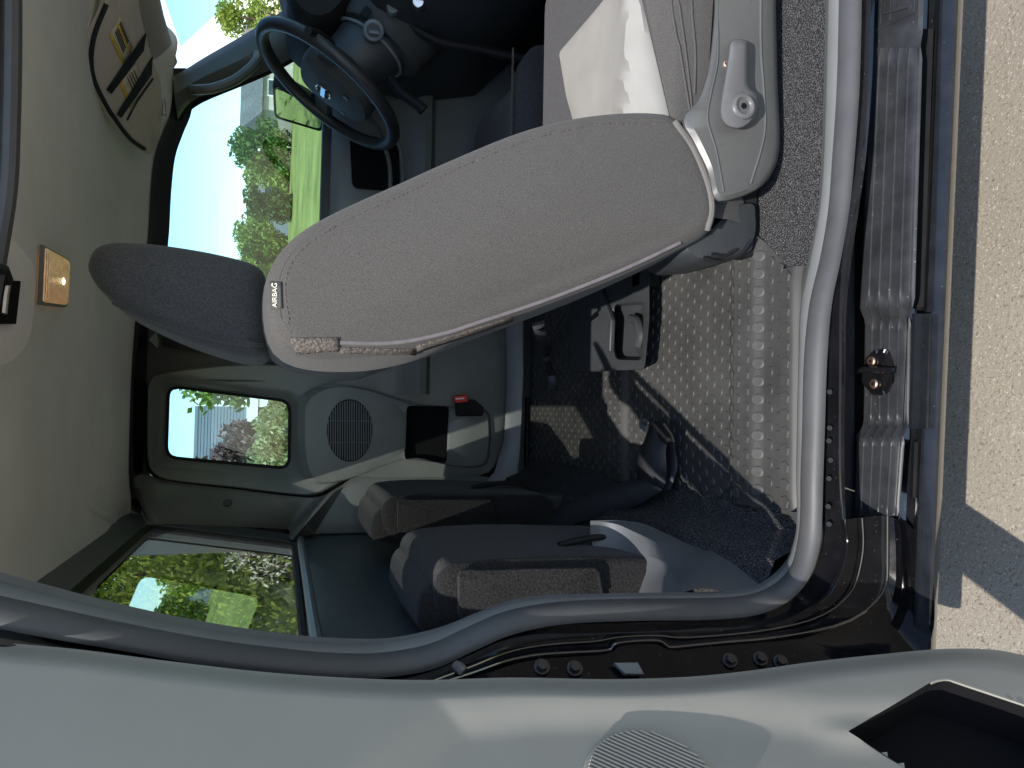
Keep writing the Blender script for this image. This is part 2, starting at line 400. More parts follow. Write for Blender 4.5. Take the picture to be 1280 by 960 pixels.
ma = nt.nodes.new('ShaderNodeMath'); ma.operation = 'MULTIPLY_ADD'; ma.inputs[1].default_value = .30; ma.inputs[2].default_value = .0
nt.links.new(mu.outputs[0], ma.inputs[0]); nt.links.new(ma.outputs[0], b.inputs['Emission Strength'])
bp = nt.nodes.new('ShaderNodeBump'); bp.inputs['Strength'].default_value = .6; bp.inputs['Distance'].default_value = .002
nt.links.new(wv.outputs['Fac'], bp.inputs['Height']); nt.links.new(bp.outputs['Normal'], b.inputs['Normal'])
MB().loft([lo, [p + nz * .007 for p in lo], [c0 + (p - c0) * .85 + nz * .011 for p in lo]], True, False, True).build('lens', m_lens, fr)
m_bulb = bpy.data.materials.new('lit_bulb'); m_bulb.use_nodes = True
b = m_bulb.node_tree.nodes['Principled BSDF']; b.inputs['Emission Color'].default_value = (1, .75, .38, 1); b.inputs['Emission Strength'].default_value = 2.2
cb = hit(hbv, 68, 351, .013)
mbb = MB()
mbb.loft([[cb + Vector((math.cos(a) * math.sin(q) * .010, math.sin(a) * math.sin(q) * .008, -math.cos(q) * .004)) for a in [2 * math.pi * i / 14 for i in range(14)]] for q in [.15 + 2.84 * j / 8 for j in range(9)]], True, True, True)
mbb.build('bulb', m_bulb, fr)

# ---- sun visor (far side, swung down against the windscreen header)
vo = px2([(138, -40), (132, 10), (118, 40), (111, 70), (114, 95), (128, 125), (142, 150), (160, 175), (178, 190), (191, 191), (200, 165), (213, 125), (219, 100), (210, 80), (198, 90), (190, 65), (180, 38), (174, 10), (170, -40)], 4, True)
vo = px2([(138, -40), (131, 8), (117, 40), (111, 70), (114, 98), (128, 128), (143, 154), (162, 178), (180, 191), (191, 190), (199, 168), (202, 140), (199, 100), (188, 70), (180, 40), (172, 5), (165, -40)], 4, True)
vp0 = PX(150, 90, -.22); vn = Vector((.28, -.42, -.86)).normalized()
vpts = [onp(a, b, vp0, vn) for a, b in vo]; c0 = sum(vpts, Vector()) / len(vpts)
mb = MB().loft([[c0 + (p - c0) * .97 - vn * .016 for p in vpts], [p - vn * .012 for p in vpts], [p for p in vpts], [c0 + (p - c0) * .965 + vn * .005 for p in vpts], [c0 + (p - c0) * .5 + vn * .007 for p in vpts]], True, True, True)
vis = mb.build('sun_visor', m_visor, TRK); vbv = mb.bvh()
MB().tube(hits(vbv, px2([(133, 5), (119, 40), (114, 70), (117, 97), (130, 126), (145, 151), (163, 174), (180, 186)], 5), .001), .005, 8).build('edging', m_navy, vis)
def decal(bv, poly, off, mat, name, par, th=.0012, n=(4, 4)):
    a, b_, c_, d = [Vector(p) for p in poly]; rows = []
    for i in range(n[0] + 1):
        row = []
        for j in range(n[1] + 1):
            q = a.lerp(b_, i / n[0]).lerp(d.lerp(c_, i / n[0]), j / n[1]); h = hit(bv, q.x, q.y, off); row.append(h)
        rows.append(row)
    if any(h is None for r in rows for h in r): return None
    return MB().grid(rows).build(name, mat, par, solid=th)
lab = decal(vbv, [(150, 18), (136, 43), (155, 82), (165, 58)], .0015, m_label, 'warning_label', vis)
for q in ([(137, 41), (135.5, 44), (153, 80), (155, 77)], [(146, 27), (144.5, 30), (162, 66), (163, 63)]):
    decal(vbv, q, .003, m_yellow, 'label_stripe', vis)
for f in (.18, .32, .46, .6, .74, .86):
    a = Vector((139, 39)).lerp(Vector((149, 22)), f); b2 = Vector((153, 74)).lerp(Vector((162, 54)), f); d = Vector((.7, -1.1))
    if abs(f - .6) > .1: decal(vbv, [a + (b2 - a) * .1, a + (b2 - a) * .1 + d, a + (b2 - a) * .85 + d, a + (b2 - a) * .85], .0032, m_tag, 'print_line', vis)
decal(vbv, [(170, 78), (149, 104), (164, 138), (180, 100)], .0015, m_label, 'warning_label', vis)
decal(vbv, [(150, 100), (148, 104), (163, 137), (165, 132)], .003, m_yellow, 'label_stripe', vis)
for f in (.25, .42, .58, .75):
    a = Vector((152, 98)).lerp(Vector((168, 80)), f); b2 = Vector((165, 126)).lerp(Vector((178, 104)), f); d = Vector((.7, -1.0))
    decal(vbv, [a + (b2 - a) * .1, a + (b2 - a) * .1 + d, a + (b2 - a) * .85 + d, a + (b2 - a) * .85], .0032, m_tag, 'print_line', vis)
for q in ([(181, 42), (133, 112), (136, 116), (178, 58), (181, 50)],):
    decal(vbv, [(180, 40), (131, 111), (137, 116), (177, 62)], .005, m_navy, 'elastic_strap', vis, .002, (4, 10))
decal(vbv, [(188, 70), (144, 142), (149, 146), (187, 92)], .005, m_navy, 'elastic_strap', vis, .002, (4, 10))
pk = hits(vbv, px2([(190, 98), (180, 112), (168, 130), (158, 150)], 5), .002)
MB().tube(pk, .0025, 6).build('pocket_seam', m_trimd, vis)
pv = onp(199, 118, vp0 - vn * .02, vn)
MB().tube([pv + Vector((0, .01, .02)), pv, pv + Vector((0, -.02, -.01)), pv + Vector((.0, -.05, -.012))], .006, 8).build('hinge_rod', m_metal, vis)

# ---- far side: roof rail and windscreen header
edge = [q for q in edge if q[1] > 84]
MB().loft([LX(edge, -.655), LX([(x + 4, y) for x, y in edge], -.672), LX([(x + 14, y) for x, y in edge], -.70), LX([(x + 26, y + 2) for x, y in edge], -.725)], False).build('far_roof_rail', m_trimd, TRK)
hd = [PY(x, y, v) for x, y, v in ((222, 78, .99), (214, 50, .99), (205, 20, .99), (196, -20, .99), (186, -60, .99))]
MB().loft([[p + Vector((0, -.16, .085)) for p in hd], [p + Vector((0, -.06, .03)) for p in hd], hd, [p + Vector((0, .004, .012)) for p in hd]], False).build('windscreen_header', m_visor, TRK)

# ---- A pillar (far) with grab handle
A1 = px2([(214, 88), (222, 92), (255, 72), (300, 46), (356, 12), (400, -16)], 4)
A2 = px2([(222, 150), (236, 130), (262, 116), (305, 101), (352, 80), (420, 40)], 4)
mid = [((a[0] + b[0]) / 2, (a[1] + b[1]) / 2) for a, b in zip(A1, A2)]
q1 = [(a[0] * .8 + b[0] * .2, a[1] * .8 + b[1] * .2) for a, b in zip(A1, A2)]
q2 = [(a[0] * .2 + b[0] * .8, a[1] * .2 + b[1] * .8) for a, b in zip(A1, A2)]
apm = MB().loft([LX(A1, -.70), LX(A1, -.665), LX(q1, -.645), LX(mid, -.64), LX(q2, -.655), LX(A2, -.68), LX(A2, -.73)], False)
m_pil = M('pillar_plastic', (.075, .08, .079), .42, .4, bump=(900, .18, .0004), vary=(9, .1))
ap = apm.build('windscreen_pillar', m_pil, TRK)
MB().tube(LX(A2, -.70), .007, 8).build('pillar_seal', m_black, ap)
gh = [PX(241, 112, -.635), PX(250, 112, -.61), PX(268, 110, -.60), PX(292, 101, -.60), PX(310, 88, -.60), PX(321, 76, -.61), PX(321, 68, -.64)]
MB().tube(smooth(gh, 5), .014, 10).build('grab_handle', m_pil, ap)

# ---- windscreen and dashboard
ws = [Vector((-.62, .99, 1.59)), Vector((.62, .99, 1.63)), Vector((.70, 1.55, 1.17)), Vector((-.70, 1.55, 1.17))]
MB().add(ws, [(0, 1, 2, 3)]).build('windscreen', m_glass, TRK)
ds = [(1.00, .74), (.97, .86), (.955, .95), (.965, 1.04), (.99, 1.10), (1.06, 1.155), (1.2, 1.18), (1.56, 1.16), (1.56, .5), (1.2, .55)]
mb = MB().prism([Vector((-.70, y, z)) for y, z in ds], (1.40, 0, 0))
dash = mb.build('dashboard', m_trimd, TRK, bevel=.015, seg=3)
# instrument hood
hood = px2([(352, -60), (356, -10), (358, 22), (368, 44), (384, 56), (402, 58), (420, 48), (436, 20), (440, -60)], 4, True)
MB().loft([[c + (p - c) * s + Vector((dx, 0, 0)) for p in LX(hood, -.40)] for c in [sum(LX(hood, -.40), Vector()) / len(hood)] for s, dx in ((.8, -.19), (.95, -.17), (1, -.15), (1, .09), (.95, .11), (.8, .13))], True, True, True).build('instrument_hood', m_black, dash)
# knee panel, glimpses of dark metal
MB().tube(smooth(LX([(480, -20), (500, 20), (545, 50), (600, 62), (660, 75)], -.25), 5), .012, 8).build('knee_bolster', m_black, dash)
MB().prism(LX(rnd([(478, -10), (505, -8), (498, 15), (488, 17)], 5), -.20), (-.02, 0, 0)).build('switch_panel', m_trim, dash, bevel=.002)
MB().disc(PX(525, 5, -.15), (.9, -.3, .3), .018, .03, 20, .014).build('dash_knob', m_metal, dash, bevel=.002)

# ---- steering wheel
wc = PX(411, 110, -.34); v1 = Vector((0, -.55, -.835)).normalized(); wn = Vector((0, -.835, .55)); wx = Vector((1, 0, 0))
RW = .197
def W(a, b_, h=0): return wc + wx * a + v1 * b_ + wn * h
mb = MB().tube([W(math.cos(a) * RW, math.sin(a) * RW) for a in [2 * math.pi * i / 64 for i in range(64)]], .0165, 12, True)
wheel = mb.build('steering_wheel', m_wheel, TRK)
hub = [W(a, b_) for a, b_ in ((-.085, -.065), (-.04, -.085), (.04, -.085), (.085, -.065), (.10, 0), (.085, .05), (.06, .10), (0, .12), (-.06, .10), (-.085, .05), (-.10, 0))]
hub = smooth(hub, 4, True); c0 = sum(hub, Vector()) / len(hub)
mb = MB().loft([[c0 + (p - c0) * .8 - wn * .07 for p in hub], [p - wn * .04 for p in hub], [p - wn * .012 for p in hub], [c0 + (p - c0) * .94 + wn * .004 for p in hub], [c0 + (p - c0) * .6 + wn * .012 for p in hub], [c0 + (p - c0) * .2 + wn * .015 for p in hub]], True, True, True)
m_hub = M('hub_plastic', (.042, .043, .042), .62, .22, bump=(900, .2, .0004))
hb = mb.build('airbag_cover', m_hub, wheel)
for s in (-1, 1):
    MB().loft([[W(s * .085, -.03 + d, -.01 + e), W(s * .13, -.02 + d, -.008 + e), W(s * .185, -.012 + d, 0 + e)] for d, e in ((-.018, 0), (.018, 0), (.022, -.012), (-.022, -.012), (-.018, 0))], False).build('spoke', m_hub, wheel)
    MB().loft([[W(s * .05, .09 + d, -.02 + e), W(s * .06, .14 + d, -.015 + e), W(s * .08, .175, 0 + e)] for d, e in ((-.012, 0), (.012, 0), (.012, -.012), (-.012, -.012), (-.012, 0))], False).build('spoke', m_hub, wheel)
m_chrome = M('chrome', (.75, .75, .74), .12, .5, 1)
em = MB().ring(W(0, -.005, .016), wn, .021, .0028, 32, 8, wx)
em.loft([[W(-.026, -.011, .017), W(-.026, .001, .017), W(-.026, .001, .020), W(-.026, -.011, .020)], [W(.026, -.011, .017), W(.026, .001, .017), W(.026, .001, .020), W(.026, -.011, .020)]], True, True, True)
em.build('emblem', m_chrome, wheel)
for dx in (-.05, .05): MB().disc(W(dx, .055, .0105), wn, .008, .003, 12).build('button', m_trimd, wheel)
# column
a0, a1 = W(0, .01, -.06), W(0, .02, -.36)
up = v1
def ell(c, rx, rv, k=24): return [c + wx * math.cos(t) * rx + v1 * math.sin(t) * rv for t in [2 * math.pi * i / k for i in range(k)]]
mb = MB().loft([ell(W(0, .005, -.055), .06, .065), ell(W(0, .01, -.075), .072, .078), ell(W(0, .02, -.16), .080, .092), ell(W(0, .025, -.17), .078, .09)], True, True, True)
colm = mb.build('steering_column', m_trimd, TRK)
mb = MB().loft([ell(W(0, .025, -.172), .095, .105), ell(W(0, .03, -.185), .105, .12), ell(W(0, .035, -.30), .11, .13), ell(W(0, .035, -.42), .11, .13)], True, True, True)
mb.build('column_shroud', m_hub, colm)
MB().tube(ell(W(0, .018, -.155), .083, .096), .004, 6, True).build('shroud_lip', m_trimg, colm)
ign = PX(467, 38, -.235)
mb = MB().ring(ign, (.82, -.52, .1), .019, .007, 24, 8)
mb.build('ignition_ring', m_trimg, colm)
MB().disc(ign, (.82, -.52, .1), .017, .006, 20).build('ignition_lock', m_trimd, colm)
MB().prism([ign + Vector((.006, -.006, .0)) + d for d in (Vector((0, -.004, -.012)), Vector((0, .004, -.012)), Vector((0, .004, .012)), Vector((0, -.004, .012)))], (.010, -.006, 0)).build('key_slot', m_trimg, colm)
MB().prism(LX(rnd([(449, 17), (457, 8), (465, 14), (457, 24)], 2), -.235), (.012, -.004, 0)).build('column_switch', m_black, colm, bevel=.001)
MB().tube([PX(415, 55, -.27), PX(400, 43, -.18), PX(385, 38, -.10)], .009, 8).build('wiper_stalk', m_black, colm)
MB().tube([PX(488, 98, -.32), PX(500, 115, -.30), PX(524, 132, -.28), PX(530, 138, -.28)], lambda t: .011 + .004 * t, 10).build('tilt_lever', m_black, colm)

# ---- far front door
win = px2([(203, 302), (210, 225), (219, 165), (230, 143), (252, 126), (305, 104), (352, 83), (398, 56), (409, 60), (410, 150), (409, 300), (407, 395), (395, 405), (215, 405), (201, 395), (200, 350)], 4, True)
cw = (320, 240)
w0 = polar(win, cw, 140); wo = polar([(150, 430), (150, 130), (205, 112), (219, 96), (256, 76), (300, 52), (356, 20), (440, -8), (432, 430)], cw, 140)
def lerp2(a, b_, t): return [(p[0] + (q[0] - p[0]) * t, p[1] + (q[1] - p[1]) * t) for p, q in zip(a, b_)]
fdm = MB().loft([LX(w0, -.765), LX(w0, -.738), LX(lerp2(w0, wo, .25), -.73), LX(wo, -.735)])
fd = fdm.build('far_door', m_trimd, TRK)
gl = LX(w0, -.755); MB().add(gl + [sum(gl, Vector()) / len(gl)], [(i, (i + 1) % len(gl), len(gl)) for i in range(len(gl))]).build('window_glass', m_glass, fd)
MB().tube(LX(w0, -.74), .006, 6, True).build('window_seal', m_black, fd)
rows = []
for t in range(13):
    y = 1.62 - 1.57 * t / 12
    rows.append([Vector((x, y, z)) for x, z in ((-.755, 1.195), (-.738, 1.200), (-.722, 1.192), (-.708, 1.172), (-.700, 1.14), (-.70, 1.05), (-.705, .98), (-.69, .94), (-.66, .915), (-.65, .90), (-.655, .88), (-.70, .86), (-.705, .75), (-.70, .56))])
MB().grid(rows).build('door_panel', m_trim, fd)
MB().tube([Vector((-.722, 1.5 - 1.4 * i / 20, 1.192)) for i in range(21)], .012, 10).build('door_sill', m_trimg, fd)
MB().prism(LX(rnd([(437, 168), (470, 172), (498, 182), (500, 240), (440, 235)], 8), -.693), (.006, 0, 0)).build('handle_recess', m_hole, fd, bevel=.002)
MB().tube(smooth(LX([(478, 176), (486, 200), (488, 230), (486, 250)], -.68), 4), .007, 8).build('door_pull', m_trim, fd)
MB().tube(smooth(LX([(494, 168), (502, 195), (504, 235), (500, 260)], -.67), 4), .006, 8).build('door_handle', m_trimg, fd)
MB().box((-.735, .85, .85), (.05, 1.6, .70)).build('door_skin', m_trimd, fd)
# side mirror
mo = rnd([(343, 107), (404, 140), (401, 163), (345, 146)], 6)
mn = Vector((.42, -.90, -.10)).normalized(); mc = PX(373, 137, -1.0)
mo3 = [onp(a, b2, mc, mn) for a, b2 in mo]; c0 = sum(mo3, Vector()) / len(mo3)
mh = MB().loft([[c0 + (p - c0) * .6 - mn * .10 for p in mo3], [c0 + (p - c0) * .98 - mn * .06 for p in mo3], [c0 + (p - c0) * 1.07 - mn * .01 for p in mo3], [c0 + (p - c0) * 1.06 + mn * .003 for p in mo3], [c0 + (p - c0) * .97 + mn * .003 for p in mo3], [c0 + (p - c0) * .97 - mn * .003 for p in mo3]], True, True, False).build('side_mirror', m_black, TRK)
MB().add([c0 + (p - c0) * .97 for p in mo3], [tuple(range(len(mo3)))]).build('mirror_glass', m_mirror, mh, False)
MB().tube([c0 + Vector((.02, .05, -.06)), Vector((-.75, c0.y + .07, 1.16))], .025, 8).build('mirror_arm', m_black, mh)

# ---- B pillar / rear access door on the far side
bp_ = px2([(163, 395), (168, 380), (215, 376), (330, 380), (430, 372), (640, 376), (640, 412), (600, 440), (420, 470), (330, 478), (208, 474), (190, 478), (165, 485)], 3, True)
MB().prism(LX(bp_, -.705), (-.06, 0, 0)).build('door_pillar', m_trimd, TRK, bevel=.006, seg=3)
MB().prism(LX(rnd([(186, 425), (196, 415), (200, 428), (198, 437)], 3), -.70), (.012, 0, 0)).build('belt_anchor', m_trimg, TRK, bevel=.003)
MB().loft([LX([(203, 408), (260, 418), (330, 430), (420, 438)], -.685), LX([(203, 432), (260, 440), (330, 452), (420, 462)], -.685)], False).build('belt_webbing', m_belt, TRK, solid=.002)

qw = rnd([(210, 482), (363, 501), (362, 586), (207, 572)], 15)
po = px2([(184, 500), (186, 478), (205, 466), (300, 455), (420, 455), (520, 440), (600, 400), (634, 395), (636, 470), (632, 545), (622, 578), (600, 596), (520, 600), (445, 596), (420, 606), (396, 618), (365, 618), (290, 609), (215, 601), (192, 592), (184, 570)], 4, True)
cq = (340, 530)
a0 = polar(qw, cq, 200); a3 = polar(po, cq, 200); ab = polar(rnd([(203, 475), (374, 494), (374, 597), (199, 581)], 16), cq, 200)
tr = MB().loft([LX(a0, -.775), LX(a0, -.755), LX(lerp2(a0, ab, .5), -.742), LX(ab, -.722), LX(lerp2(ab, a3, .18), -.712), LX(lerp2(ab, a3, .55), -.700), LX(lerp2(ab, a3, .93), -.690), LX(lerp2(ab, a3, .98), -.695), LX(a3, -.712)])
rd = tr.build('rear_door_trim', m_trim, TRK)
g2 = LX(a0, -.765); MB().add(g2 + [sum(g2, Vector()) / len(g2)], [(i, (i + 1) % len(g2), len(g2)) for i in range(len(g2))]).build('window_glass', m_glass, rd)
MB().tube(LX(a0, -.756), .006, 6, True).build('window_seal', m_black, rd)
# dark shut-line round the trim
MB().tube(LX(a3, -.712), .0065, 6, True).build('shut_line', m_hole, rd)
# raised pod that carries speaker and pocket
pod = px2([(372, 520), (376, 500), (390, 488), (420, 480), (465, 488), (510, 503), (560, 508), (606, 512), (614, 530), (612, 570), (600, 584), (560, 582), (520, 572), (480, 582), (440, 598), (405, 606), (384, 600), (374, 575)], 4, True)
cub = rnd([(509, 507), (561, 508), (558, 579), (506, 575)], 5)
cc = (533, 542)
c0_ = polar(cub, cc, 160); p3 = polar(pod, cc, 160)
pm = MB().loft([LX(p3, -.712), LX(p3, -.692), LX(lerp2(c0_, p3, .93), -.672), LX(lerp2(c0_, p3, .6), -.668), LX(lerp2(c0_, p3, .06), -.666), LX(c0_, -.670), LX(c0_, -.70)])
pod_o = pm.build('speaker_pod', m_trim, rd); pbv = pm.bvh()
cb3 = LX(c0_, -.694)
MB().add(cb3 + [sum(cb3, Vector()) / 160], [(i, (i + 1) % 160, 160) for i in range(160)]).build('pocket_back', m_hole, rd)
MB().loft([LX(c0_, -.6725), LX(lerp2(c0_, [cc] * 160, .02), -.695)]).build('pocket_wall', m_hole, rd)
# speaker grille
sp = [Vector((437 + 28.5 * math.cos(a), 538 + 39 * math.sin(a))) for a in [2 * math.pi * i / 40 for i in range(40)]]
s3 = LX(sp, -.664); cs = sum(s3, Vector()) / 40
MB().loft([s3, [cs + (p - cs) * .97 + Vector((.004, 0, 0)) for p in s3], [cs + (p - cs) * .94 + Vector((.001, 0, 0)) for p in s3]], True, False, True).build('grille_base', m_hole, rd)
mb = MB()
for k in range(-9, 10):
    x = 437 + k * 2.95; h = 39 * math.sqrt(max(0, 1 - ((x - 437) / 28.5) ** 2)) * .97
    if h > 2: mb.tube([PX(x, 538 - h, -.6615), PX(x, 538, -.659), PX(x, 538 + h, -.6615)], .0019, 6)
for yy in (526, 553): mb.tube([PX(411, yy, -.660), PX(437, yy, -.6575), PX(463, yy, -.660)], .0012, 6)
mb.build('speaker_grille', m_trimg, rd)
MB().tube(hits(pbv, px2([(400, 484), (440, 483), (480, 493), (520, 505)], 4), .001), .0035, 6).build('crease', m_trim, rd)
# lower kick strip
MB().loft([LX([(632, 390), (634, 470), (630, 550), (618, 590), (600, 610)], -.69), LX([(640, 390), (642, 470), (638, 555), (628, 600), (612, 625)], -.675), LX([(654, 390), (654, 470), (650, 560), (645, 610), (640, 640)], -.67), LX([(658, 390), (657, 470), (655, 565), (655, 612), (650, 645)], -.70)], False).build('far_sill_trim', m_trimg, TRK)

# ---- rear corner trim between rear access door and back window
L1 = px2([(160, 588), (186, 594), (215, 602), (290, 611), (362, 620), (398, 621), (424, 608), (445, 596), (480, 592), (560, 592), (650, 600)], 4)
L2 = px2([(178, 640), (187, 652), (215, 655), (290, 658), (350, 661), (362, 663), (366, 675), (430, 672), (480, 670), (560, 668), (650, 665)], 4)
l1 = LX(L1, -.70); l2 = []
for x, y in L2:
    p = onp(x, y, (0, -.296, 1.62), (0, 1, -.17))
    if x > 366: p = Vector((max(-.66, p.x - (x - 366) * .004), YR(p.z) + .006, p.z))
    l2.append(p)
cr = MB().loft([l1, [a.lerp(b_, .10) + Vector((.008, .001, 0)) for a, b_ in zip(l1, l2)], [a.lerp(b_, .4) + Vector((.010, .003, 0)) for a, b_ in zip(l1, l2)], [a.lerp(b_, .8) + Vector((.007, .004, 0)) for a, b_ in zip(l1, l2)], [a.lerp(b_, .97) + Vector((.002, .003, 0)) for a, b_ in zip(l1, l2)], l2], False)
cro = cr.build('rear_corner_trim', m_trim, TRK); cbv = cr.bvh()
pb = hit(cbv, 284, 629, .001); MB().disc(pb, (.8, .5, 0), .0125, .004, 18, .010).build('trim_button', m_trimd, cro, bevel=.001)

# ---- rear wall, back window
def rw(x, z, d=0): return Vector((x, YR(z) + d, z))
wi = rnd([(-.515, 1.252), (.515, 1.252), (.50, 1.612), (-.50, 1.612)], .022)
wo2 = [(-.67, .50), (.67, .50), (.66, 1.72), (-.66, 1.72)]
i0 = polar(wi, (0, 1.43), 160); o0 = polar(wo2, (0, 1.43), 160); m0 = lerp2(i0, o0, .10)
mb = MB().loft([[rw(p[0], p[1], -.03) for p in i0], [rw(p[0], p[1], -.004) for p in i0], [rw(p[0], p[1], .004) for p in lerp2(i0, o0, .03)], [rw(p[0], p[1], 0) for p in lerp2(i0, o0, .12)], [rw(p[0], p[1], 0) for p in o0]])
wall = mb.build('rear_wall_panel', m_vinyl, TRK)
g3 = [rw(p[0], p[1], -.012) for p in i0]
MB().add(g3 + [sum(g3, Vector()) / 160], [(i, (i + 1) % 160, 160) for i in range(160)]).build('rear_window', m_glassr, TRK)
MB().tube([rw(p[0], p[1], -.006) for p in i0], .009, 8, True).build('rear_window_seal', m_black, TRK)
MB().tube([rw(x, 1.236, .006) for x in [-.56 + 1.12 * i / 20 for i in range(21)]], .010, 8).build('window_ledge', m_trimg, TRK)
# outer rear skin keeps the cab light tight
mb = MB().loft([[rw(p[0], p[1], -.035) for p in i0], [rw(p[0] * 1.12, p[1], -.05) for p in o0]]); mb.build('rear_skin', m_paint, TRK)
MB().box((-.80, -.31, 1.14), (.02, .24, 1.32)).box((-.801, .0, .85), (.02, .4, .72)).build('far_rear_skin', m_paint, TRK)

# ---- floor, tunnel, firewall
MB().box((-.02, .55, FL - .02), (1.44, 1.9, .03)).build('floor_pan', m_dcarpet, TRK)
rows = []
for i in range(30):
    y = -.36 + 1.5 * i / 29
    rows.append([Vector((x, y, z)) for x, z in ((.40, FL + .0005), (.60, FL + .001), (.63, FL + .003), (.66, FL + .004), (.69, FL + .006), (.705, FL + .008), (.715, FL + .0))])
MB().grid(rows).build('sill_carpet', m_carpet, TRK)
MB().prism([Vector((-.70, y, z)) for y, z in ((.98, FL), (1.22, .70), (1.30, .95), (1.34, .95), (1.34, FL))], (1.40, 0, 0)).build('firewall_carpet', m_dcarpet, TRK, bevel=.02)
MB().loft([[Vector((x, y, z)) for x, z in ((-.17, FL), (-.13, .66), (-.08, .71), (.08, .71), (.13, .66), (.17, FL))] for y in (.45, .6, .8, 1.25)], False).build('transmission_tunnel', m_dcarpet, TRK)
# heel carpet behind the mat, under the jump seats
rows = []
for k in range(21):
    x = -.69 + 1.37 * k / 20
    rows.append([Vector((x, -.12, FL + .003)), Vector((x, -.155, FL + .004)), Vector((x, -.175, FL + .015)), Vector((x, -.19, FL + .05)), Vector((x, -.205, FL + .085)), Vector((x, -.24, FL + .10)), Vector((x, -.36, FL + .11))])
MB().grid(rows).build('rear_carpet', m_carpet, TRK)

# ---- near sill and jamb: trim lip, weatherstrip, black painted metal
La = [(1036, -40), (1033, 100), (1030, 200), (1025, 260), (1014, 320), (1003, 380), (1000, 450), (998, 540), (997, 600), (998, 640), (996, 670), (984, 705), (958, 730), (930, 741), (880, 745), (800, 746), (720, 748), (670, 750), (630, 757), (590, 772), (540, 792), (480, 805), (420, 806), (350, 801), (250, 787), (150, 767), (50, 742), (-60, 712)]
Lb = [(1056, -40), (1053, 100), (1048, 200), (1044, 260), (1034, 320), (1020, 380), (1013, 450), (1011, 540), (1009, 600), (1009, 640), (1006, 675), (996, 713), (970, 738), (935, 750), (880, 753), (800, 754), (720, 757), (670, 762), (630, 771), (590, 788), (540, 810), (480, 822), (420, 823), (350, 817), (250, 804), (150, 785), (50, 762), (-60, 736)]
Lc = [(1078, -40), (1075, 100), (1068, 200), (1062, 260), (1052, 320), (1040, 380), (1034, 450), (1031, 540), (1029, 600), (1028, 640), (1025, 682), (1012, 722), (985, 752), (945, 769), (885, 775), (800, 776), (720, 779), (670, 786), (630, 797), (590, 815), (540, 837), (480, 847), (420, 848), (350, 843), (250, 831), (150, 813), (50, 796), (-60, 774)]
Ld = [(1090, -40), (1086, 100), (1078, 200), (1070, 260), (1061, 320), (1054, 380), (1052, 450), (1051, 540), (1051, 600), (1053, 650), (1055, 690), (1036, 737), (1000, 766), (950, 783), (885, 788), (800, 791), (720, 794), (670, 799), (630, 809), (590, 827), (540, 848), (480, 860), (420, 860), (350, 855), (250, 845), (150, 828), (50, 812), (-60, 795)]
SA, SB, SC, SD = (px2(l, 5) for l in (La, Lb, Lc, Ld))
a_ = LX(SA, .705); b_ = LX(SB, .732); c_ = LX(SC, .752); d_ = LX(SD, .765)
n = len(a_)
def bulge(A, B, h, k=9):
    rings = []
    for j in range(k):
        t = j / (k - 1); ring = []
        for i in range(len(A)):
            tg = (A[min(i + 1, len(A) - 1)] - A[max(i - 1, 0)]).normalized(); ac = B[i] - A[i]
            nn = tg.cross(ac).normalized()
            if nn.dot(CAM - A[i]) < 0: nn = -nn
            ring.append(A[i] + ac * (.5 - .5 * math.cos(math.pi * t)) + nn * (h * math.sin(math.pi * t)))
        rings.append(ring)
    return rings
dn = [p + Vector((-.016, 0, 0)) - (b_[i] - p).normalized() * .004 + Vector((0, 0, -.012)) for i, p in enumerate(a_)]
MB().loft([dn] + bulge(a_, b_, .006, 7), False).build('opening_lip', m_lip, TRK)
MB().loft(bulge([p + Vector((-.012, 0, 0)) for p in b_], c_, .012, 11), False).build('door_weatherstrip', m_rubber, TRK)
jk = [c.lerp(d, .5) + Vector((-.02, 0, 0)) for c, d in zip(c_, d_)]
MB().loft([[p + Vector((-.01, 0, 0)) for p in c_], jk, [d + Vector((-.006, 0, 0)) for d in d_], d_, [d + Vector((.004, 0, 0)) + (d - c).normalized() * .002 for c, d in zip(c_, d_)]], False).build('pinch_weld', m_paint, TRK)
for y in (300, 490, 535, 551, 575, 598, 633, 655):
    x = {300: 1060, 490: 1037, 535: 1037, 551: 1036, 575: 1038, 598: 1036, 633: 1035, 655: 1036}[y]
    if y > 400: MB().disc(PX(x, y, .752), (.8, 0, .6), .0035, .003, 10).build('plug', m_black, TRK)
# jamb body behind: starts at the rear end of the step plate
Le = px2([(1068, 655), (1076, 705), (1066, 760), (1018, 798), (965, 798), (905, 802), (842, 808), (832, 807), (818, 800), (770, 803), (758, 812), (712, 815), (670, 818), (630, 826), (590, 840), (540, 856)], 4)
Ldj = resample([Vector((x, y, 0)) for x, y in px2([(1053, 650), (1055, 690), (1036, 737), (1000, 766), (950, 783), (885, 788), (800, 791), (720, 794), (670, 799), (630, 809), (590, 827), (540, 848)], 4)], len(Le), False)
Lf = resample([Vector((x, y, 0)) for x, y in px2([(1124, 650), (1128, 700), (1124, 755), (1092, 805), (1020, 840), (930, 856), (850, 862), (760, 864), (690, 864), (630, 864), (540, 866)], 4)], len(Le), False)
Lg = resample([Vector((x, y, 0)) for x, y in px2([(1131, 650), (1138, 705), (1134, 765), (1100, 815), (1030, 850), (930, 866), (850, 872), (760, 874), (690, 874), (630, 874), (540, 876)], 4)], len(Le), False)
r1 = LX([(p.x, p.y) for p in Ldj], .768); r2, r3, r4 = [], [], []
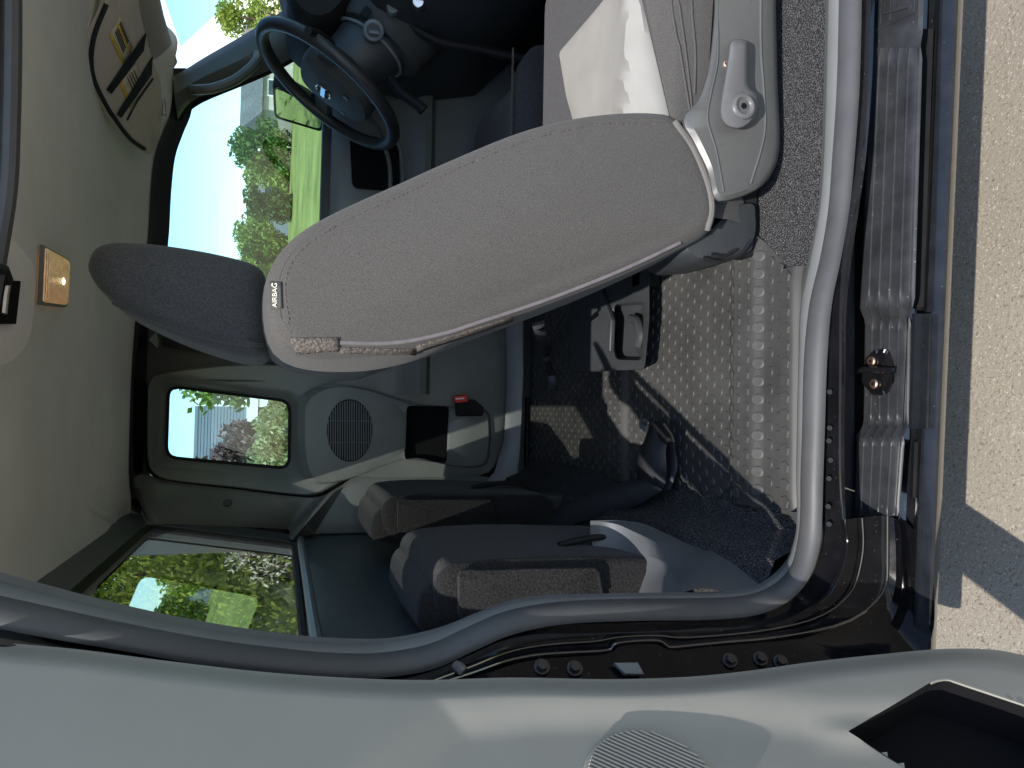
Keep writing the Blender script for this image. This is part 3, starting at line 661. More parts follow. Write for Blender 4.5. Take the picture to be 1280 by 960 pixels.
for i, p in enumerate(Ldj):
    w_ = sst(960, 1046, p.x)
    r2.append(PX(*Le[i], .788).lerp(Vector((r1[i].x - .004, r1[i].y + .004, .500)), w_))
    r3.append(PX(Lf[i].x, Lf[i].y, .815).lerp(PZ(Lf[i].x, Lf[i].y, .489), w_)); r4.append(PX(Lg[i].x, Lg[i].y, .828).lerp(PZ(Lg[i].x, Lg[i].y, .466), w_))
r2b = [p + Vector((.004, 0, 0)) for p in r2]
jm = MB().loft([r1, [a.lerp(b2, .5) + Vector((-.005, 0, 0)) for a, b2 in zip(r1, r2)], [a.lerp(b2, .93) for a, b2 in zip(r1, r2)], r2b, [a.lerp(b2, .08) + Vector((-.001, 0, -.003)) for a, b2 in zip(r2, r3)], [a.lerp(b2, .6) + Vector((-.003, 0, -.004)) for a, b2 in zip(r2, r3)], r3, r4, [p + Vector((.03, -.03, -.01)) for p in r4]], False)
m_jamb = M('jamb_black_paint', (.004, .004, .005), .10, .16, bump=(20, .04, .002), vary=(30, .4), speck=[(260, .71, (.07, .06, .045))])
jam = jm.build('door_jamb', m_jamb, TRK); jbv = jm.bvh()
MB().tube(r2b, .0022, 8).build('highlight_bead', m_paint, jam)  # glossy tubes added along the jamb creases to catch highlight lines
MB().tube([a.lerp(b2, .45) + Vector((.0, 0, 0)) for a, b2 in zip(r1, r2)], .0016, 8).build('highlight_bead', m_paint, jam)
m_bolt = M('black_bolt', (.03, .03, .032), .25, .6, .6)
for px_, py_ in ((677, 834), (718, 836), (912, 826), (950, 824), (975, 828)):
    c = hit(jbv, px_, py_, .0)
    if not c: continue
    nn = (Vector((.75, .62, .1))).normalized()
    bo = MB().disc(c, nn, .0105, .003, 20, .0095); bo.disc(c + nn * .003, nn, .0065, .006, 6)
    bo.build('hinge_bolt', m_bolt, jam, bevel=.0006)
MB().tube(hits(jbv, px2([(520, 846), (535, 836), (555, 832), (572, 838), (580, 846)], 4), .006), .006, 8).build('wire_grommet', m_pipe, jam)
MB().prism([hit(jbv, a, c, .004) or PX(a, c, .80) for a, c in ((764, 832), (794, 831), (802, 847), (778, 847))], (.004, .004, 0)).build('hinge_plate', m_trimg, jam, bevel=.001)

# ---- step plate (three levels with ribs)
def plate(y0, y1, xi0, xi1, xo0, xo1, z, rows_n=20):
    rows = []
    for i in range(rows_n + 1):
        t = i / rows_n; y = y0 + (y1 - y0) * t; xi = xi0 + (xi1 - xi0) * t; xo = xo0 + (xo1 - xo0) * t
        A = PZ(xi, y, z); B = PZ(xo, y, z - .004); row = []
        edge_ = min(1, min(t, 1 - t) * rows_n / 1.0)
        prof = [(0, -.012), (.02, -.002), (.06, 0), (.09, 0)]
        for k in range(4):
            c = .19 + k * .19
            prof += [(c - .028, 0), (c - .018, -.0032), (c + .006, -.0032), (c + .012, .0016), (c + .026, .0016), (c + .034, 0)]
        prof += [(.90, 0), (.93, -.002), (.95, .0005), (.98, 0), (1, -.003)]
        for u, h in prof:
            p = A.lerp(B, u); row.append(p + Vector((0, 0, h if (h < -.01 or 0 < i < rows_n) else 0)))
        rows.append(row)
    return rows
ZP, ZQ = .503, .487
sp_rows = plate(60, 384, 1087, 1072, 1151, 1141, ZP, 26) + plate(398, 532, 1079, 1077, 1137, 1135, ZQ, 16) + plate(546, 645, 1068, 1065, 1129, 1122, ZP, 14)
stp = MB().grid(sp_rows); step = stp.build('step_plate', m_plate, TRK, angle=50); sbv = stp.bvh()
f0 = plate(-60, 54, 1092, 1087, 1153, 1151, ZP, 8)
flat = MB().grid([[r[0], r[1], r[2], r[-3], r[-1]] for r in f0] + [[r[0], r[1], r[2], r[-3], r[-1]] for r in sp_rows[:1]]); flat.build('name_panel', m_plate, step); nbv = flat.bvh()
# raised lettering: reads along the sill toward the front of the truck
text_px('FR', nbv, lambda u, v: (1122 - v * 44, -6 - u * 44 + v * 12), .001, m_plate, 'raised_lettering', step, .003)
for q in ([(1093, 40), (1105, 34), (1118, 28), (1143, 16)], ):
    MB().tube(hits(nbv, q, .0006), .0012, 6).build('panel_border', m_plate, step)
for xx in (1101, 1113, 1143): MB().tube(hits(nbv, [(xx, 30 - (xx - 1101) * .35), (xx + 1, 8), (xx + 1, -20)], .0006), .001, 6).build('panel_border', m_plate, step)
# striker
sc_ = hit(sbv, 1098, 468, .002)
oc = hits(sbv, rnd([(1084, 449), (1095, 438), (1110, 436), (1118, 452), (1119, 478), (1108, 494), (1092, 494), (1080, 478)], 4), .0015)
c0 = sum(oc, Vector()) / len(oc)
st = MB().loft([oc, [p + Vector((0, 0, .003)) for p in oc], [c0 + (p - c0) * .85 + Vector((0, 0, .0035)) for p in oc]], True, False, True).build('door_striker', m_paint, TRK)
for q in ((1094, 452), (1097, 480)):
    c = hit(sbv, q[0], q[1], .006); mb = MB().disc(c, (0, 0, 1), .0075, .003, 18, .0062); mb.build('striker_screw', m_copper, st, bevel=.0008)
    MB().disc(c + Vector((0, 0, .0031)), (0, 0, 1), .0028, .0006, 6).build('screw_socket', m_hole, st)
MB().tube([hit(sbv, 1062, 468, .012), hit(sbv, 1082, 463, .018), hit(sbv, 1096, 462, .022), hit(sbv, 1112, 464, .018), hit(sbv, 1117, 464, .004)] if hit(sbv, 1066, 468) and hit(sbv, 1062, 468) else [hit(sbv, 1082, 465, .014), hit(sbv, 1096, 462, .022), hit(sbv, 1112, 464, .018), hit(sbv, 1116, 464, .004)], .0045, 8).build('striker_loop', m_paint, st)

# trough floor beneath plate, both sides
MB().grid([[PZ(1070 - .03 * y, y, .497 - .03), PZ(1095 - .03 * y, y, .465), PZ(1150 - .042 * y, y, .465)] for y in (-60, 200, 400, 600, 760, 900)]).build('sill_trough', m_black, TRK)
# ---- rocker panel
def rk(x0, z): return [PZ(x0 - .0425 * y, y, z) for y in range(-80, 901, 35)]
rows = [rk(1151, .488), rk(1153, .462), rk(1160, .456), rk(1169, .4555), rk(1172, .464), rk(1175, .4675), rk(1179, .4665), rk(1194, .460), rk(1198, .456), rk(1201, .447), rk(1203, .430)]
last = rows[-1]
rows += [[p + Vector((-.006, 0, -.008)) for p in last], [p + Vector((-.03, 0, -.02)) for p in last], [p + Vector((-.14, 0, -.03)) for p in last], [p + Vector((-.5, 0, -.04)) for p in last]]
MB().grid(rows).build('rocker_panel', m_rocker, TRK)
tw = MB().tube([PZ(1046, 611, .545), PZ(1056, 610, .53), PZ(1068, 614, .512)], lambda t_: .0014 - .0006 * t_, 6)
tag(tw.build('dry_twig', m_yt), 'pale dry twig lying across the black door sill edge', 'twig')
# drain wells in the ledge
for y0, y1, x in ((36, 384, 1152), (552, 622, 1142)):
    MB().grid([[PZ(x - 3 - .033 * (yy - y0), yy, .478), PZ(x + 1 - .033 * (yy - y0), yy, .462), PZ(x + 15 - .035 * (yy - y0), yy, .4595)] for yy in [y0 + (y1 - y0) * i / 8 for i in range(9)]]).build('ledge_well', m_black, TRK)
MB().grid([[PZ(1140 - .03 * (yy - 390), yy, .489), PZ(1144 - .03 * (yy - 390), yy, .480), PZ(1162 - .03 * (yy - 390), yy, .478), PZ(1165 - .03 * (yy - 390), yy, .466)] for yy in [392 + 144 * i / 8 for i in range(9)]]).build('ledge_bridge', m_rocker, TRK)

# ---- near rear quarter trim (grey plastic) under the near jump seat
q0 = px2([(738, 651), (770, 655), (800, 668), (850, 688), (920, 684), (1010, 670)], 5)
q1 = px2([(738, 656), (765, 670), (800, 690), (852, 706), (920, 696), (1016, 682)], 5)
q2 = px2([(738, 662), (748, 690), (770, 730), (812, 725), (860, 715), (915, 712), (1012, 700)], 5)
q3 = px2([(738, 668), (755, 740), (780, 760), (830, 748), (880, 735), (930, 745), (1002, 724)], 5)
m_qt = M('quarter_trim_plastic', (.085, .09, .095), .42, .45, bump=(1000, .2, .0004), vary=(10, .1))
def qx(l, v):
    l = [(p.x, p.y) for p in resample([Vector((x, y, 0)) for x, y in l], 48, False)]
    return [PX(x, y, .40 + (v - .40) * sst(745, 870, x)) for x, y in l]
MB().loft([[p + Vector((0, 0, -.05)) for p in qx(q0, .50)], qx(q0, .52), qx(q1, .565), qx(q2, .61), qx(q3, .69)], False).build('quarter_trim', m_qt, TRK)
MB().loft([LX([(985, 640), (997, 655), (990, 690)], .60), LX([(1000, 640), (1006, 662), (1000, 700)], .70)], False).build('quarter_trim_foot', m_qt, TRK)

# ================================================================== REAR ACCESS DOOR (open, nearest the camera)
DP = Vector((.86, -.262, 1.0)); DD = Vector((.879, -.477, 0)).normalized(); DN = Vector((.477, .879, 0)).normalized()
sil = px2([(-60, 798), (0, 803), (100, 812), (200, 825), (320, 839), (430, 847), (530, 850), (640, 847), (760, 849), (860, 846), (940, 838), (1010, 828), (1100, 818), (1180, 811), (1240, 812), (1280, 819), (1340, 832)], 8)
def sil_y(x):
    for a, b2 in zip(sil, sil[1:]):
        if a[0] <= x <= b2[0]: return a[1] + (b2[1] - a[1]) * (x - a[0]) / (b2[0] - a[0])
    return sil[0][1] if x < sil[0][0] else sil[-1][1]
pocket = [(1060, 914), (1115, 882), (1163, 853), (1172, 850), (1184, 849), (1200, 854), (1290, 884), (1345, 905), (1345, 1130), (1330, 1130), (1230, 1020), (1150, 972)]
def inside(p, poly):
    r = False
    for (x1, y1), (x2, y2) in zip(poly, poly[1:] + poly[:1]):
        if (y1 > p[1]) != (y2 > p[1]) and p[0] < (x2 - x1) * (p[1] - y1) / (y2 - y1) + x1: r = not r
    return r
def nearest(p, poly):
    best = None; P0 = Vector(p)
    for a, b2 in zip(poly, poly[1:] + poly[:1]):
        a = Vector(a); b2 = Vector(b2); e = b2 - a; t = max(0, min(1, (P0 - a).dot(e) / e.length_squared)); q = a + e * t
        if best is None or (q - P0).length < best[0]: best = ((q - P0).length, q)
    return best
def door_d(x, y):
    s = y - sil_y(x)
    d = -.024 * (1 - sst(0, 26, s)) ** 2
    # recessed lower field, right of the slanting shoulder
    top = 880 + 12 * sst(900, 1060, x) + 10 * (1 - sst(560, 700, x))
    f = min(y - top, ((x - 520) * .62 + (y - 950) * .78) * .8 + 18)
    d -= .010 * sst(-26, 40, f)
    d += .006 * sst(1000, 1070, x) * sst(0, 30, f) * (1 - sst(900, 950, y))
    return d
def DPt(x, y, d): return onp(x, y, DP + DN * d, DN)
gx = list(range(-60, 1341, 7)); ny = 46
vs = []; idx = {}; keep = []
for i, x in enumerate(gx):
    for j in range(ny + 1):
        y = sil_y(x) + (1130 - sil_y(x)) * (j / ny) ** 1.35; q = (x, y)
        if j > 0:
            dist, np_ = nearest(q, pocket)
            if dist < 4.6: q = (np_.x, np_.y)
        idx[i, j] = len(vs); keep.append(q); vs.append(DPt(q[0], q[1], door_d(*q)))
fs = []
for i in range(len(gx) - 1):
    for j in range(ny):
        ids = (idx[i, j], idx[i + 1, j], idx[i + 1, j + 1], idx[i, j + 1]); c = [sum(keep[k][a] for k in ids) / 4 for a in (0, 1)]
        if inside(c, pocket): continue
        fs.append(ids)
door_mb = MB().add(vs, fs)
RD = tag(bpy.data.objects.new('rear_access_door', None)); COL.objects.link(RD); RD.parent = TRK
bpy.data.objects.remove(RD)
door = door_mb.build('rear_access_door', m_door, TRK, angle=60); dbv = door_mb.bvh()
# back shell of the door: edge return and outer skin
s3 = [DPt(x, sil_y(x), -.03) for x in gx]
MB().loft([s3, [p - DN * .012 - DD * .004 for p in s3], [p - DN * .03 - DD * .0 for p in s3], [p - DN * .05 + DD * .02 for p in s3], [p - DN * .062 + DD * .36 for p in s3]], False).build('door_skin', m_paint, door)
top_e = [vs[idx[0, j]] for j in range(ny + 1)]
# pocket
pk0 = [DPt(x, y, door_d(x, y) - .001) for x, y in pocket]; 
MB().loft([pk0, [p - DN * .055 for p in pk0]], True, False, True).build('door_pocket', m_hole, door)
MB().tube([DPt(x, y, door_d(x, y) - .002) for x, y in px2(pocket[2:7], 5)], .0022, 8).build('pocket_lip', m_door, door)
# speaker grille in the door
gc = hit(dbv, 818, 992, .0)
ex = Vector((0, 0, -1)); ey = DD
RG = .0655
mb = MB().loft([[gc + (ex * math.cos(a) + ey * math.sin(a)) * r + DN * h for a in [2 * math.pi * i / 48 for i in range(48)]] for r, h in ((RG * 1.03, -.002), (RG * 1.0, .0035), (RG * .965, .004), (RG * .95, .0015), (RG * .2, .002))], True, False, True)
grl = mb.build('speaker_grille', m_door, door)
mb = MB()
for k in range(-15, 16):
    o = k * .0043; h = math.sqrt(max(0, (RG * .96) ** 2 - o * o))
    if h < .006: continue
    u = (ex * .80 + ey * .60); w = (ex * .60 - ey * .80)
    mb.loft([[gc + w * (o - .0012) + u * s * h + DN * .0025, gc + w * (o - .0008) + u * s * h + DN * .0065, gc + w * (o + .0008) + u * s * h + DN * .0065, gc + w * (o + .0012) + u * s * h + DN * .0025] for s in (-1, 1)], True, True, True)
mb.build('grille_slats', m_door, grl)
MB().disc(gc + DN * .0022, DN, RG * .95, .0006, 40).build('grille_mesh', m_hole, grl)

# ================================================================== FRONT PASSENGER SEAT
PS = thing('passenger_seat', 'grey cloth front passenger seat with tall tilted backrest and charcoal headrest', 'car seat', (.35, .45, FL))
bo = [(345, 322), (372, 293), (420, 265), (500, 229), (560, 202), (640, 169), (700, 152), (760, 143), (815, 142), (845, 150), (868, 183), (886, 228), (892, 262), (886, 290), (850, 312), (780, 344), (700, 375), (640, 397), (560, 427), (500, 442), (440, 449), (390, 449), (358, 441), (341, 425), (333, 392), (334, 352)]
bk = pad(LX(bo, .55), .575, .13, .030, .022, 110)
back = bk.build('backrest', m_cloth, PS, angle=85); bbv = bk.bvh()
MB().tube(hits(bbv, px2([(843, 153), (866, 186), (884, 230), (889, 262), (883, 287)], 6), .001), .0055, 8).build('piping', m_pipe, back)
dashes(hits(bbv, px2([(362, 400), (357, 370), (360, 340), (378, 312), (425, 280), (505, 243), (565, 214), (645, 181), (705, 164), (760, 155), (835, 156)], 8), .0002), .0045, .003, .0009).build('stitching', m_velcro, back)
dashes(hits(bbv, px2([(360, 402), (366, 420), (380, 426)], 6), .0002), .0045, .003, .0009).build('stitching', m_velcro, back)
MB().tube(hits(bbv, px2([(352, 400), (348, 370), (351, 342), (370, 310), (420, 276), (502, 239), (562, 210), (643, 177), (703, 160), (760, 151), (835, 151)], 8), -.0006), .0015, 6).build('seam', m_cloth, back)
MB().tube(hits(bbv, px2([(425, 428), (470, 429), (510, 426), (560, 415), (600, 402), (640, 389), (700, 368), (780, 336), (850, 303)], 6), .0005), .0032, 8, flat=.7).build('zip_edging', m_zip, back)
for q in ([(362, 422), (423, 422), (424, 438), (372, 442)],): decal(bbv, q, .0012, m_velcro, 'hook_strip', back, .003, (10, 4))
decal(bbv, [(424, 434), (520, 436), (520, 443), (424, 441)], .0008, m_velcro, 'hook_strip', back, .002, (12, 3))
decal(bbv, [(520, 432), (640, 396), (641, 401), (521, 440)], .0008, m_velcro, 'hook_strip', back, .002, (12, 3))
dt = hit(bbv, 448, 319, 0); MB().disc(dt - Vector((.001, 0, 0)), (1, 0, 0), .006, .0012, 16, .002).build('dimple', m_cloth, back)
tg = decal(bbv, [(339, 352), (352, 353), (353, 386), (340, 386)], .002, m_tag, 'airbag_tag', back, .0015)
text_px('AIRBAG', bbv, lambda u, v: (346.2 - v * 8.6, 369.6 - u * 8.6), .0046, m_label, 'tag_lettering', back)
# headrest
ho = [(109, 338), (112, 318), (124, 306), (148, 302), (200, 305), (268, 316), (318, 330), (330, 346), (333, 395), (332, 436), (322, 447), (292, 444), (240, 428), (186, 405), (150, 385), (124, 362)]
hm = pad(LX(ho, .43), .455, .18, .038, .008, 80)
hr = hm.build('headrest', m_dcloth, PS, angle=85); hbv2 = hm.bvh()
p = hits(hbv2, px2([(118, 345), (128, 360), (152, 376), (190, 393), (245, 412), (300, 424), (330, 424)], 8), .0)
dashes(p, .005, .003, .001).build('stitching', m_trimd, hr)
p = hits(hbv2, px2([(114, 348), (124, 366), (150, 383), (188, 400), (243, 419), (300, 431), (330, 431)], 8), .0)
MB().tube(p, .0030, 6).build('seam', m_dcloth, hr)
for x in (.25, .39): MB().tube([PX(326, 390, x), PX(350, 385, x)], .006, 8).build('headrest_post', m_metal, PS)
# cushion: rows across X at successive Y
cz = []
for i in range(26):
    y = .98 - .66 * i / 25; row = []
    for k in range(41):
        x = .545 - .46 * k / 40; u = (x - .315) / .23
        z = .752 + .040 * abs(u) ** 3 * (1.0 if u > 0 else 1.1) - .05 * max(0, (abs(u) - .86) / .14) ** 2 + .012 * (1 - u * u)
        z -= .03 * max(0, (.45 - y) / .13) ** 2
        z -= .06 * max(0, (y - .86) / .12) ** 2
        row.append(Vector((x, y, z)))
    a, e = row[0], row[-1]
    row = [Vector((a.x - .02, y, a.z - .16)), Vector((a.x + .004, y, a.z - .10)), Vector((a.x + .008, y, a.z - .03))] + row + [Vector((e.x - .008, y, e.z - .03)), Vector((e.x - .004, y, e.z - .10)), Vector((e.x + .02, y, e.z - .16))]
    cz.append(row)
cm = MB().grid(cz); cush = cm.build('cushion', m_dcloth, PS); cbv2 = cm.bvh()
ip = [(708, 120), (699, 66), (757, -2), (770, -40), (800, -60), (802, -2), (838, 158), (780, 160), (720, 165)]
ins = MB()
def fill_decal(bv, poly, off, step=6):
    xs = [p[0] for p in poly]; ys_ = [p[1] for p in poly]; c = (sum(xs) / len(xs), sum(ys_) / len(ys_))
    o = polar(poly, c, 90); rings = [hits(bv, lerp2([c] * 90, o, t), off * (1 if t < .99 else .2)) for t in (.30, .38, .5, .62, .74, .84, .92, .97, 1)]
    return MB().loft([r for r in rings if len(r) == 90], True, True)
def edge_x(pl, y):
    for a, b2 in zip(pl, pl[1:]):
        if a[1] <= y <= b2[1]: return a[0] + (b2[0] - a[0]) * (y - a[1]) / (b2[1] - a[1])
rows = []
for yy in [-38, -20, -2] + [4 + 5 * i for i in range(32)]:
    xa = edge_x([(770, -40), (757, -2), (699, 66), (708, 120), (722, 170)], yy); xb = edge_x([(800, -40), (802, -2), (842, 170)], yy)
    row = [hit(cbv2, xa + (xb - xa) * j / 14, yy, .0008 if j in (0, 14) else .006) for j in range(15)]
    if all(row): rows.append(row)
im = MB().grid(rows); im.build('insert', m_insert, cush)
nb = [(804, -60), (805, 0), (840, 158), (868, 150), (884, 90), (890, 0), (890, -60)]
bolm = fill_decal(cbv2, nb, .006)
if bolm.f: bolm.build('bolster', m_cloth, cush)
for off_, c_a in ((0, [(836, -30), (838, 10), (846, 60), (854, 110), (860, 145)]), (0, [(842, -30), (846, 10), (853, 60), (859, 110), (862, 140)]), (0, [(860, -30), (862, 20), (866, 70), (865, 120)])):
    pp = hits(cbv2, px2(c_a, 5), .007)
    if len(pp) > 3: MB().tube(pp, .0016, 6).build('bolster_seam', m_cloth, cush)
# seat side plastic with recliner lever
rc = [(892, -60), (893, 0), (890, 50), (884, 90), (872, 125), (852, 150), (866, 178), (884, 215), (893, 250), (915, 250), (945, 238), (965, 217), (975, 180), (972, 100), (970, 0), (970, -60)]
rc3 = resample(smooth([Vector((a, b2, 0)) for a, b2 in rc], 4, True), 90); c0 = Vector((930, 110, 0))
def RR(s, x): return [PX(c0.x + (p.x - c0.x) * s, c0.y + (p.y - c0.y) * (1 - (1 - s) * .4), x) for p in rc3]
rm = MB().loft([RR(1, .53), RR(1, .585), RR(.97, .598), RR(.86, .604), RR(.5, .606), RR(.1, .606)], True, True, True)
side = rm.build('side_cover', m_seatpl, PS); rbv = rm.bvh()
MB().tube(hits(rbv, px2([(897, -20), (897, 40), (896, 80), (888, 118), (884, 150), (895, 190), (904, 240)], 6), .001), .0015, 8).build('cover_ridge', m_seatpl, side)
MB().tube(hits(rbv, px2([(951, -20), (951, 60), (955, 120), (955, 170), (938, 230)], 6), .0), .002, 8).build('cover_ridge', m_seatpl, side)
lv = [(913, 52), (920, 49), (932, 50), (935, 58), (935, 105), (946, 118), (948, 135), (940, 152), (925, 161), (908, 158), (900, 146), (900, 130), (905, 100), (910, 70)]
l3 = resample(smooth([Vector((a, b2, 0)) for a, b2 in lv], 5, True), 60)
def LV(s, x): 
    return [PX(c2.x + (p.x - c2.x) * s, c2.y + (p.y - c2.y) * (1 - (1 - s) * .35), x) for p in l3]
c2 = Vector((922, 110, 0))
lm = MB().loft([LV(1, .603), LV(1, .622), LV(.9, .629), LV(.55, .632)], True, True, True); lev = lm.build('recliner_lever', m_lever, PS)
bc = PX(929, 133, .632)
mb = MB().ring(bc, (1, 0, 0), .0155, .005, 28, 10); mb.build('lever_ring', m_lever, lev)
MB().disc(bc, (1, 0, 0), .013, .0015, 24).build('lever_cap', m_seatpl, lev)
MB().disc(bc + Vector((.0016, 0, 0)), (1, 0, 0), .005, .001, 6).build('cap_socket', m_hole, lev)
MB().ring(PX(908, 80, .607), (1, 0, 0), .004, .002, 16, 6).build('cover_screw', m_copper, side)
# seat frame under the cushion
MB().prism(LX([(880, -60), (960, -60), (962, 150), (950, 235), (940, 262), (890, 300), (850, 300), (840, 250)], .50), (-.38, 0, 0)).build('seat_frame', m_black, PS, bevel=.01)
MB().loft([[c + (p - c) * s + Vector((dx, 0, 0)) for p in LX(rnd([(846, 302), (880, 292), (915, 255), (942, 252), (944, 285), (938, 318), (905, 326), (868, 328), (850, 318)], 8), .52)] for c in [PX(900, 295, .52)] for s, dx in ((.9, -.14), (1, -.13), (1, 0), (.9, .012), (.5, .016))], True, True, True).build('hinge_cover', m_trimd, PS)
for q in ([(880, 322), (900, 327), (925, 318), (940, 300)], [(890, 318), (905, 320), (920, 312)]):
    MB().tube(smooth(LX(q, .538), 4), .003, 6).build('wire', m_black, PS)
for x in (.16, .50): MB().box((x, .58, FL + .03), (.04, .62, .05)).build('seat_rail', m_black, PS, bevel=.004)
MB().box((.33, .55, FL + .10), (.30, .5, .10)).build('seat_pan', m_black, PS, bevel=.01)
# back face board
# ================================================================== DRIVER SEAT (mostly hidden)
DS = thing('driver_seat', 'dark driver seat beyond the passenger seat, only its cushion edge showing', 'car seat', (-.36, .45, FL))
cz = []
for i in range(20):
    y = .92 - .50 * i / 19; row = []
    for k in range(25):
        x = -.14 - .44 * k / 24; u = (x + .36) / .22
        z = .745 + .045 * abs(u) ** 3 - .06 * max(0, (abs(u) - .82) / .18) ** 2 - .05 * max(0, (y - .80) / .12) ** 2
        row.append(Vector((x, y, z)))
    a, e = row[0], row[-1]
    cz.append([Vector((a.x - .01, y, .58)), Vector((a.x + .006, y, a.z - .04))] + row + [Vector((e.x - .006, y, e.z - .04)), Vector((e.x + .01, y, .58))])
dc = MB().grid(cz); dco = dc.build('cushion', m_dcloth, DS); 
MB().tube([Vector((-.15, .90 - .4 * i / 10, .775)) for i in range(11)], .003, 6).build('seam', m_velcro, dco)
bk2 = pad([Vector((0, y, z)) for y, z in ((.46, .72), (.60, .75), (.52, 1.0), (.44, 1.12), (.38, 1.13), (.36, 1.05), (.40, .9))], -.14, -.56, .03, .01, 50)
bk2.build('backrest', m_dcloth, DS)
MB().box((-.36, .65, FL + .09), (.34, .5, .12)).build('seat_frame', m_black, DS, bevel=.01)

# ================================================================== JUMP SEATS
JS = thing('jump_seat', 'folded black jump seat nearest the open door, furry cloth with a side flap', 'jump seat', (.30, -.28, .62), 'jump seats folded up against the rear wall')
jf = -.232
js_o = [Vector((0, y, z)) for y, z in ((-.232, .74), (-.226, .90), (-.230, 1.02), (-.242, 1.06), (-.272, 1.07), (-.315, 1.055), (-.335, .99), (-.335, .70), (-.315, .655), (-.26, .645), (-.236, .675))]
jm_ = pad(js_o, .49, .12, .016, .008, 80)
jc = jm_.build('seat_cushion', m_pile, JS, angle=85); jbv2 = jm_.bvh()
fl = hits(jbv2, [(p.x, p.y) for p in resample([Vector((q.x, q.y, 0)) for q in rnd([(572, 714), (742, 711), (752, 764), (745, 772), (572, 772)], 6)], 70)], .004)
c0 = sum(fl, Vector()) / len(fl)
MB().loft([[p + Vector((-.004, 0, 0)) for p in fl], [p + Vector((.009, 0, 0)) for p in fl], [c0 + (p - c0) * .95 + Vector((.012, 0, 0)) for p in fl], [c0 + (p - c0) * .4 + Vector((.012, 0, 0)) for p in fl]], True, False, True).build('side_flap', m_pile, jc)
MB().tube([p + Vector((.008, 0, 0)) for p in fl[:32]], .0038, 6).build('flap_hem', m_pile, jc)
hp = pad([Vector((0, y, z)) for y, z in ((-.262, .98), (-.256, 1.04), (-.268, 1.078), (-.30, 1.09), (-.338, 1.08), (-.345, .98))], .475, .13, .02, .006, 48)
hp.build('seat_back', m_pile, JS)
br = MB().tube(smooth([Vector((.40, -.224, .84)), Vector((.40, -.214, .78)), Vector((.40, -.214, .72)), Vector((.40, -.235, .66))], 4), .006, 8)
br.build('support_rod', m_black, JS)
MB().box((.29, -.285, .635), (.33, .10, .06)).build('seat_base', m_trimd, JS, bevel=.012, seg=3)
MB().tube([Vector((.465, -.255, .715)), Vector((.47, -.27, .70)), Vector((.47, -.30, .70))], .004, 8).build('hinge_pin', m_metal, JS)
def dup(root, dx, label):
    r = root.copy(); COL.objects.link(r); r.location = root.location + Vector((dx, .034, 0)); r['label'] = label
    def kids(o, c):
        for ch in list(o.children):
            if ch is c or ch.parent is not o: continue
            mi = ch.matrix_parent_inverse.copy(); k = ch.copy(); COL.objects.link(k); k.parent = c; k.matrix_parent_inverse = mi; kids(ch, k)
    kids(root, r); return r
JS2 = dup(JS, -.625, 'folded black jump seat on the far side, below the small rear side window')

# ================================================================== RUBBER FLOOR MAT
def mh_(x, y):
    def g(c, w, h): t = abs(x - c) / w; return h * (1 - sst(.55, 1.0, t))
    return FL + .006 + g(.612, .024, .012) + g(.49, .05, .009) + g(-.02, .062, .014)
def yrear(x): return -.150 + (.612 - x) * -.005 + .0
def yfront(x): return .235 if x > .60 else (.235 + (.60 - x) * .9 if x > .3 else .55)
rows = []
xs = [-.685 + 1.325 * i / 220 for i in range(221)]
for x in xs:
    rows.append([Vector((x, yrear(x) - .004, FL))] + [Vector((x, yrear(x) + (yfront(x) - yrear(x)) * (j / 14), mh_(x, 0) - (.004 if j in (0, 14) else 0))) for j in range(15)])
rows = [[p + Vector((-.004, 0, 0)) if k else p for k, p in enumerate([Vector((q.x, q.y, FL)) for q in rows[0]])]] + rows + [[Vector((q.x + .008, q.y, FL + .005)) for q in rows[-1]], [Vector((q.x + .024, q.y, FL + .001)) for q in rows[-1]]]
mt = MB().grid(rows)
def bump_(x, y, r, h, k=10):
    z = mh_(x, y); 
    dz = (mh_(x + .003, y) - mh_(x - .003, y)) / .006
    an = [2 * math.pi * i / k + .3 for i in range(k)]
    def rg(rr, hh): return [Vector((x + math.cos(a) * rr, y + math.sin(a) * rr, z + dz * math.cos(a) * rr + hh)) for a in an]
    mt.loft([rg(r, -.001), rg(r * .95, h * .6), rg(r * .86, h), rg(r * .5, h * .94)], True, False, True)
i = 0; x = -.67
while x < .585:
    y = -.136 + (i % 2) * .015
    skip = abs(x - .49) < .030 or abs(x + .02) < .045
    while y < min(.50, yfront(x) - .012):
        if not skip: bump_(x, y, .0104, .0022, 14)
        y += .030
    x += .0245; i += 1
for c, r_ in ((.612, .0118), (.476, .0105), (.503, .0105), (-.045, .0095), (-.018, .0095), (.009, .0095)):
    y = -.132 + (.0135 if c in (.503, -.018) else 0)
    while y < min(.5, yfront(c) - .014): bump_(c, y, r_, .0028, 6); y += .027
MAT = mt.build('floor_mat', m_mat, None, angle=40)
tag(MAT, 'black rubber floor mat with raised round studs, on the cab floor behind the front seat', 'floor mat')

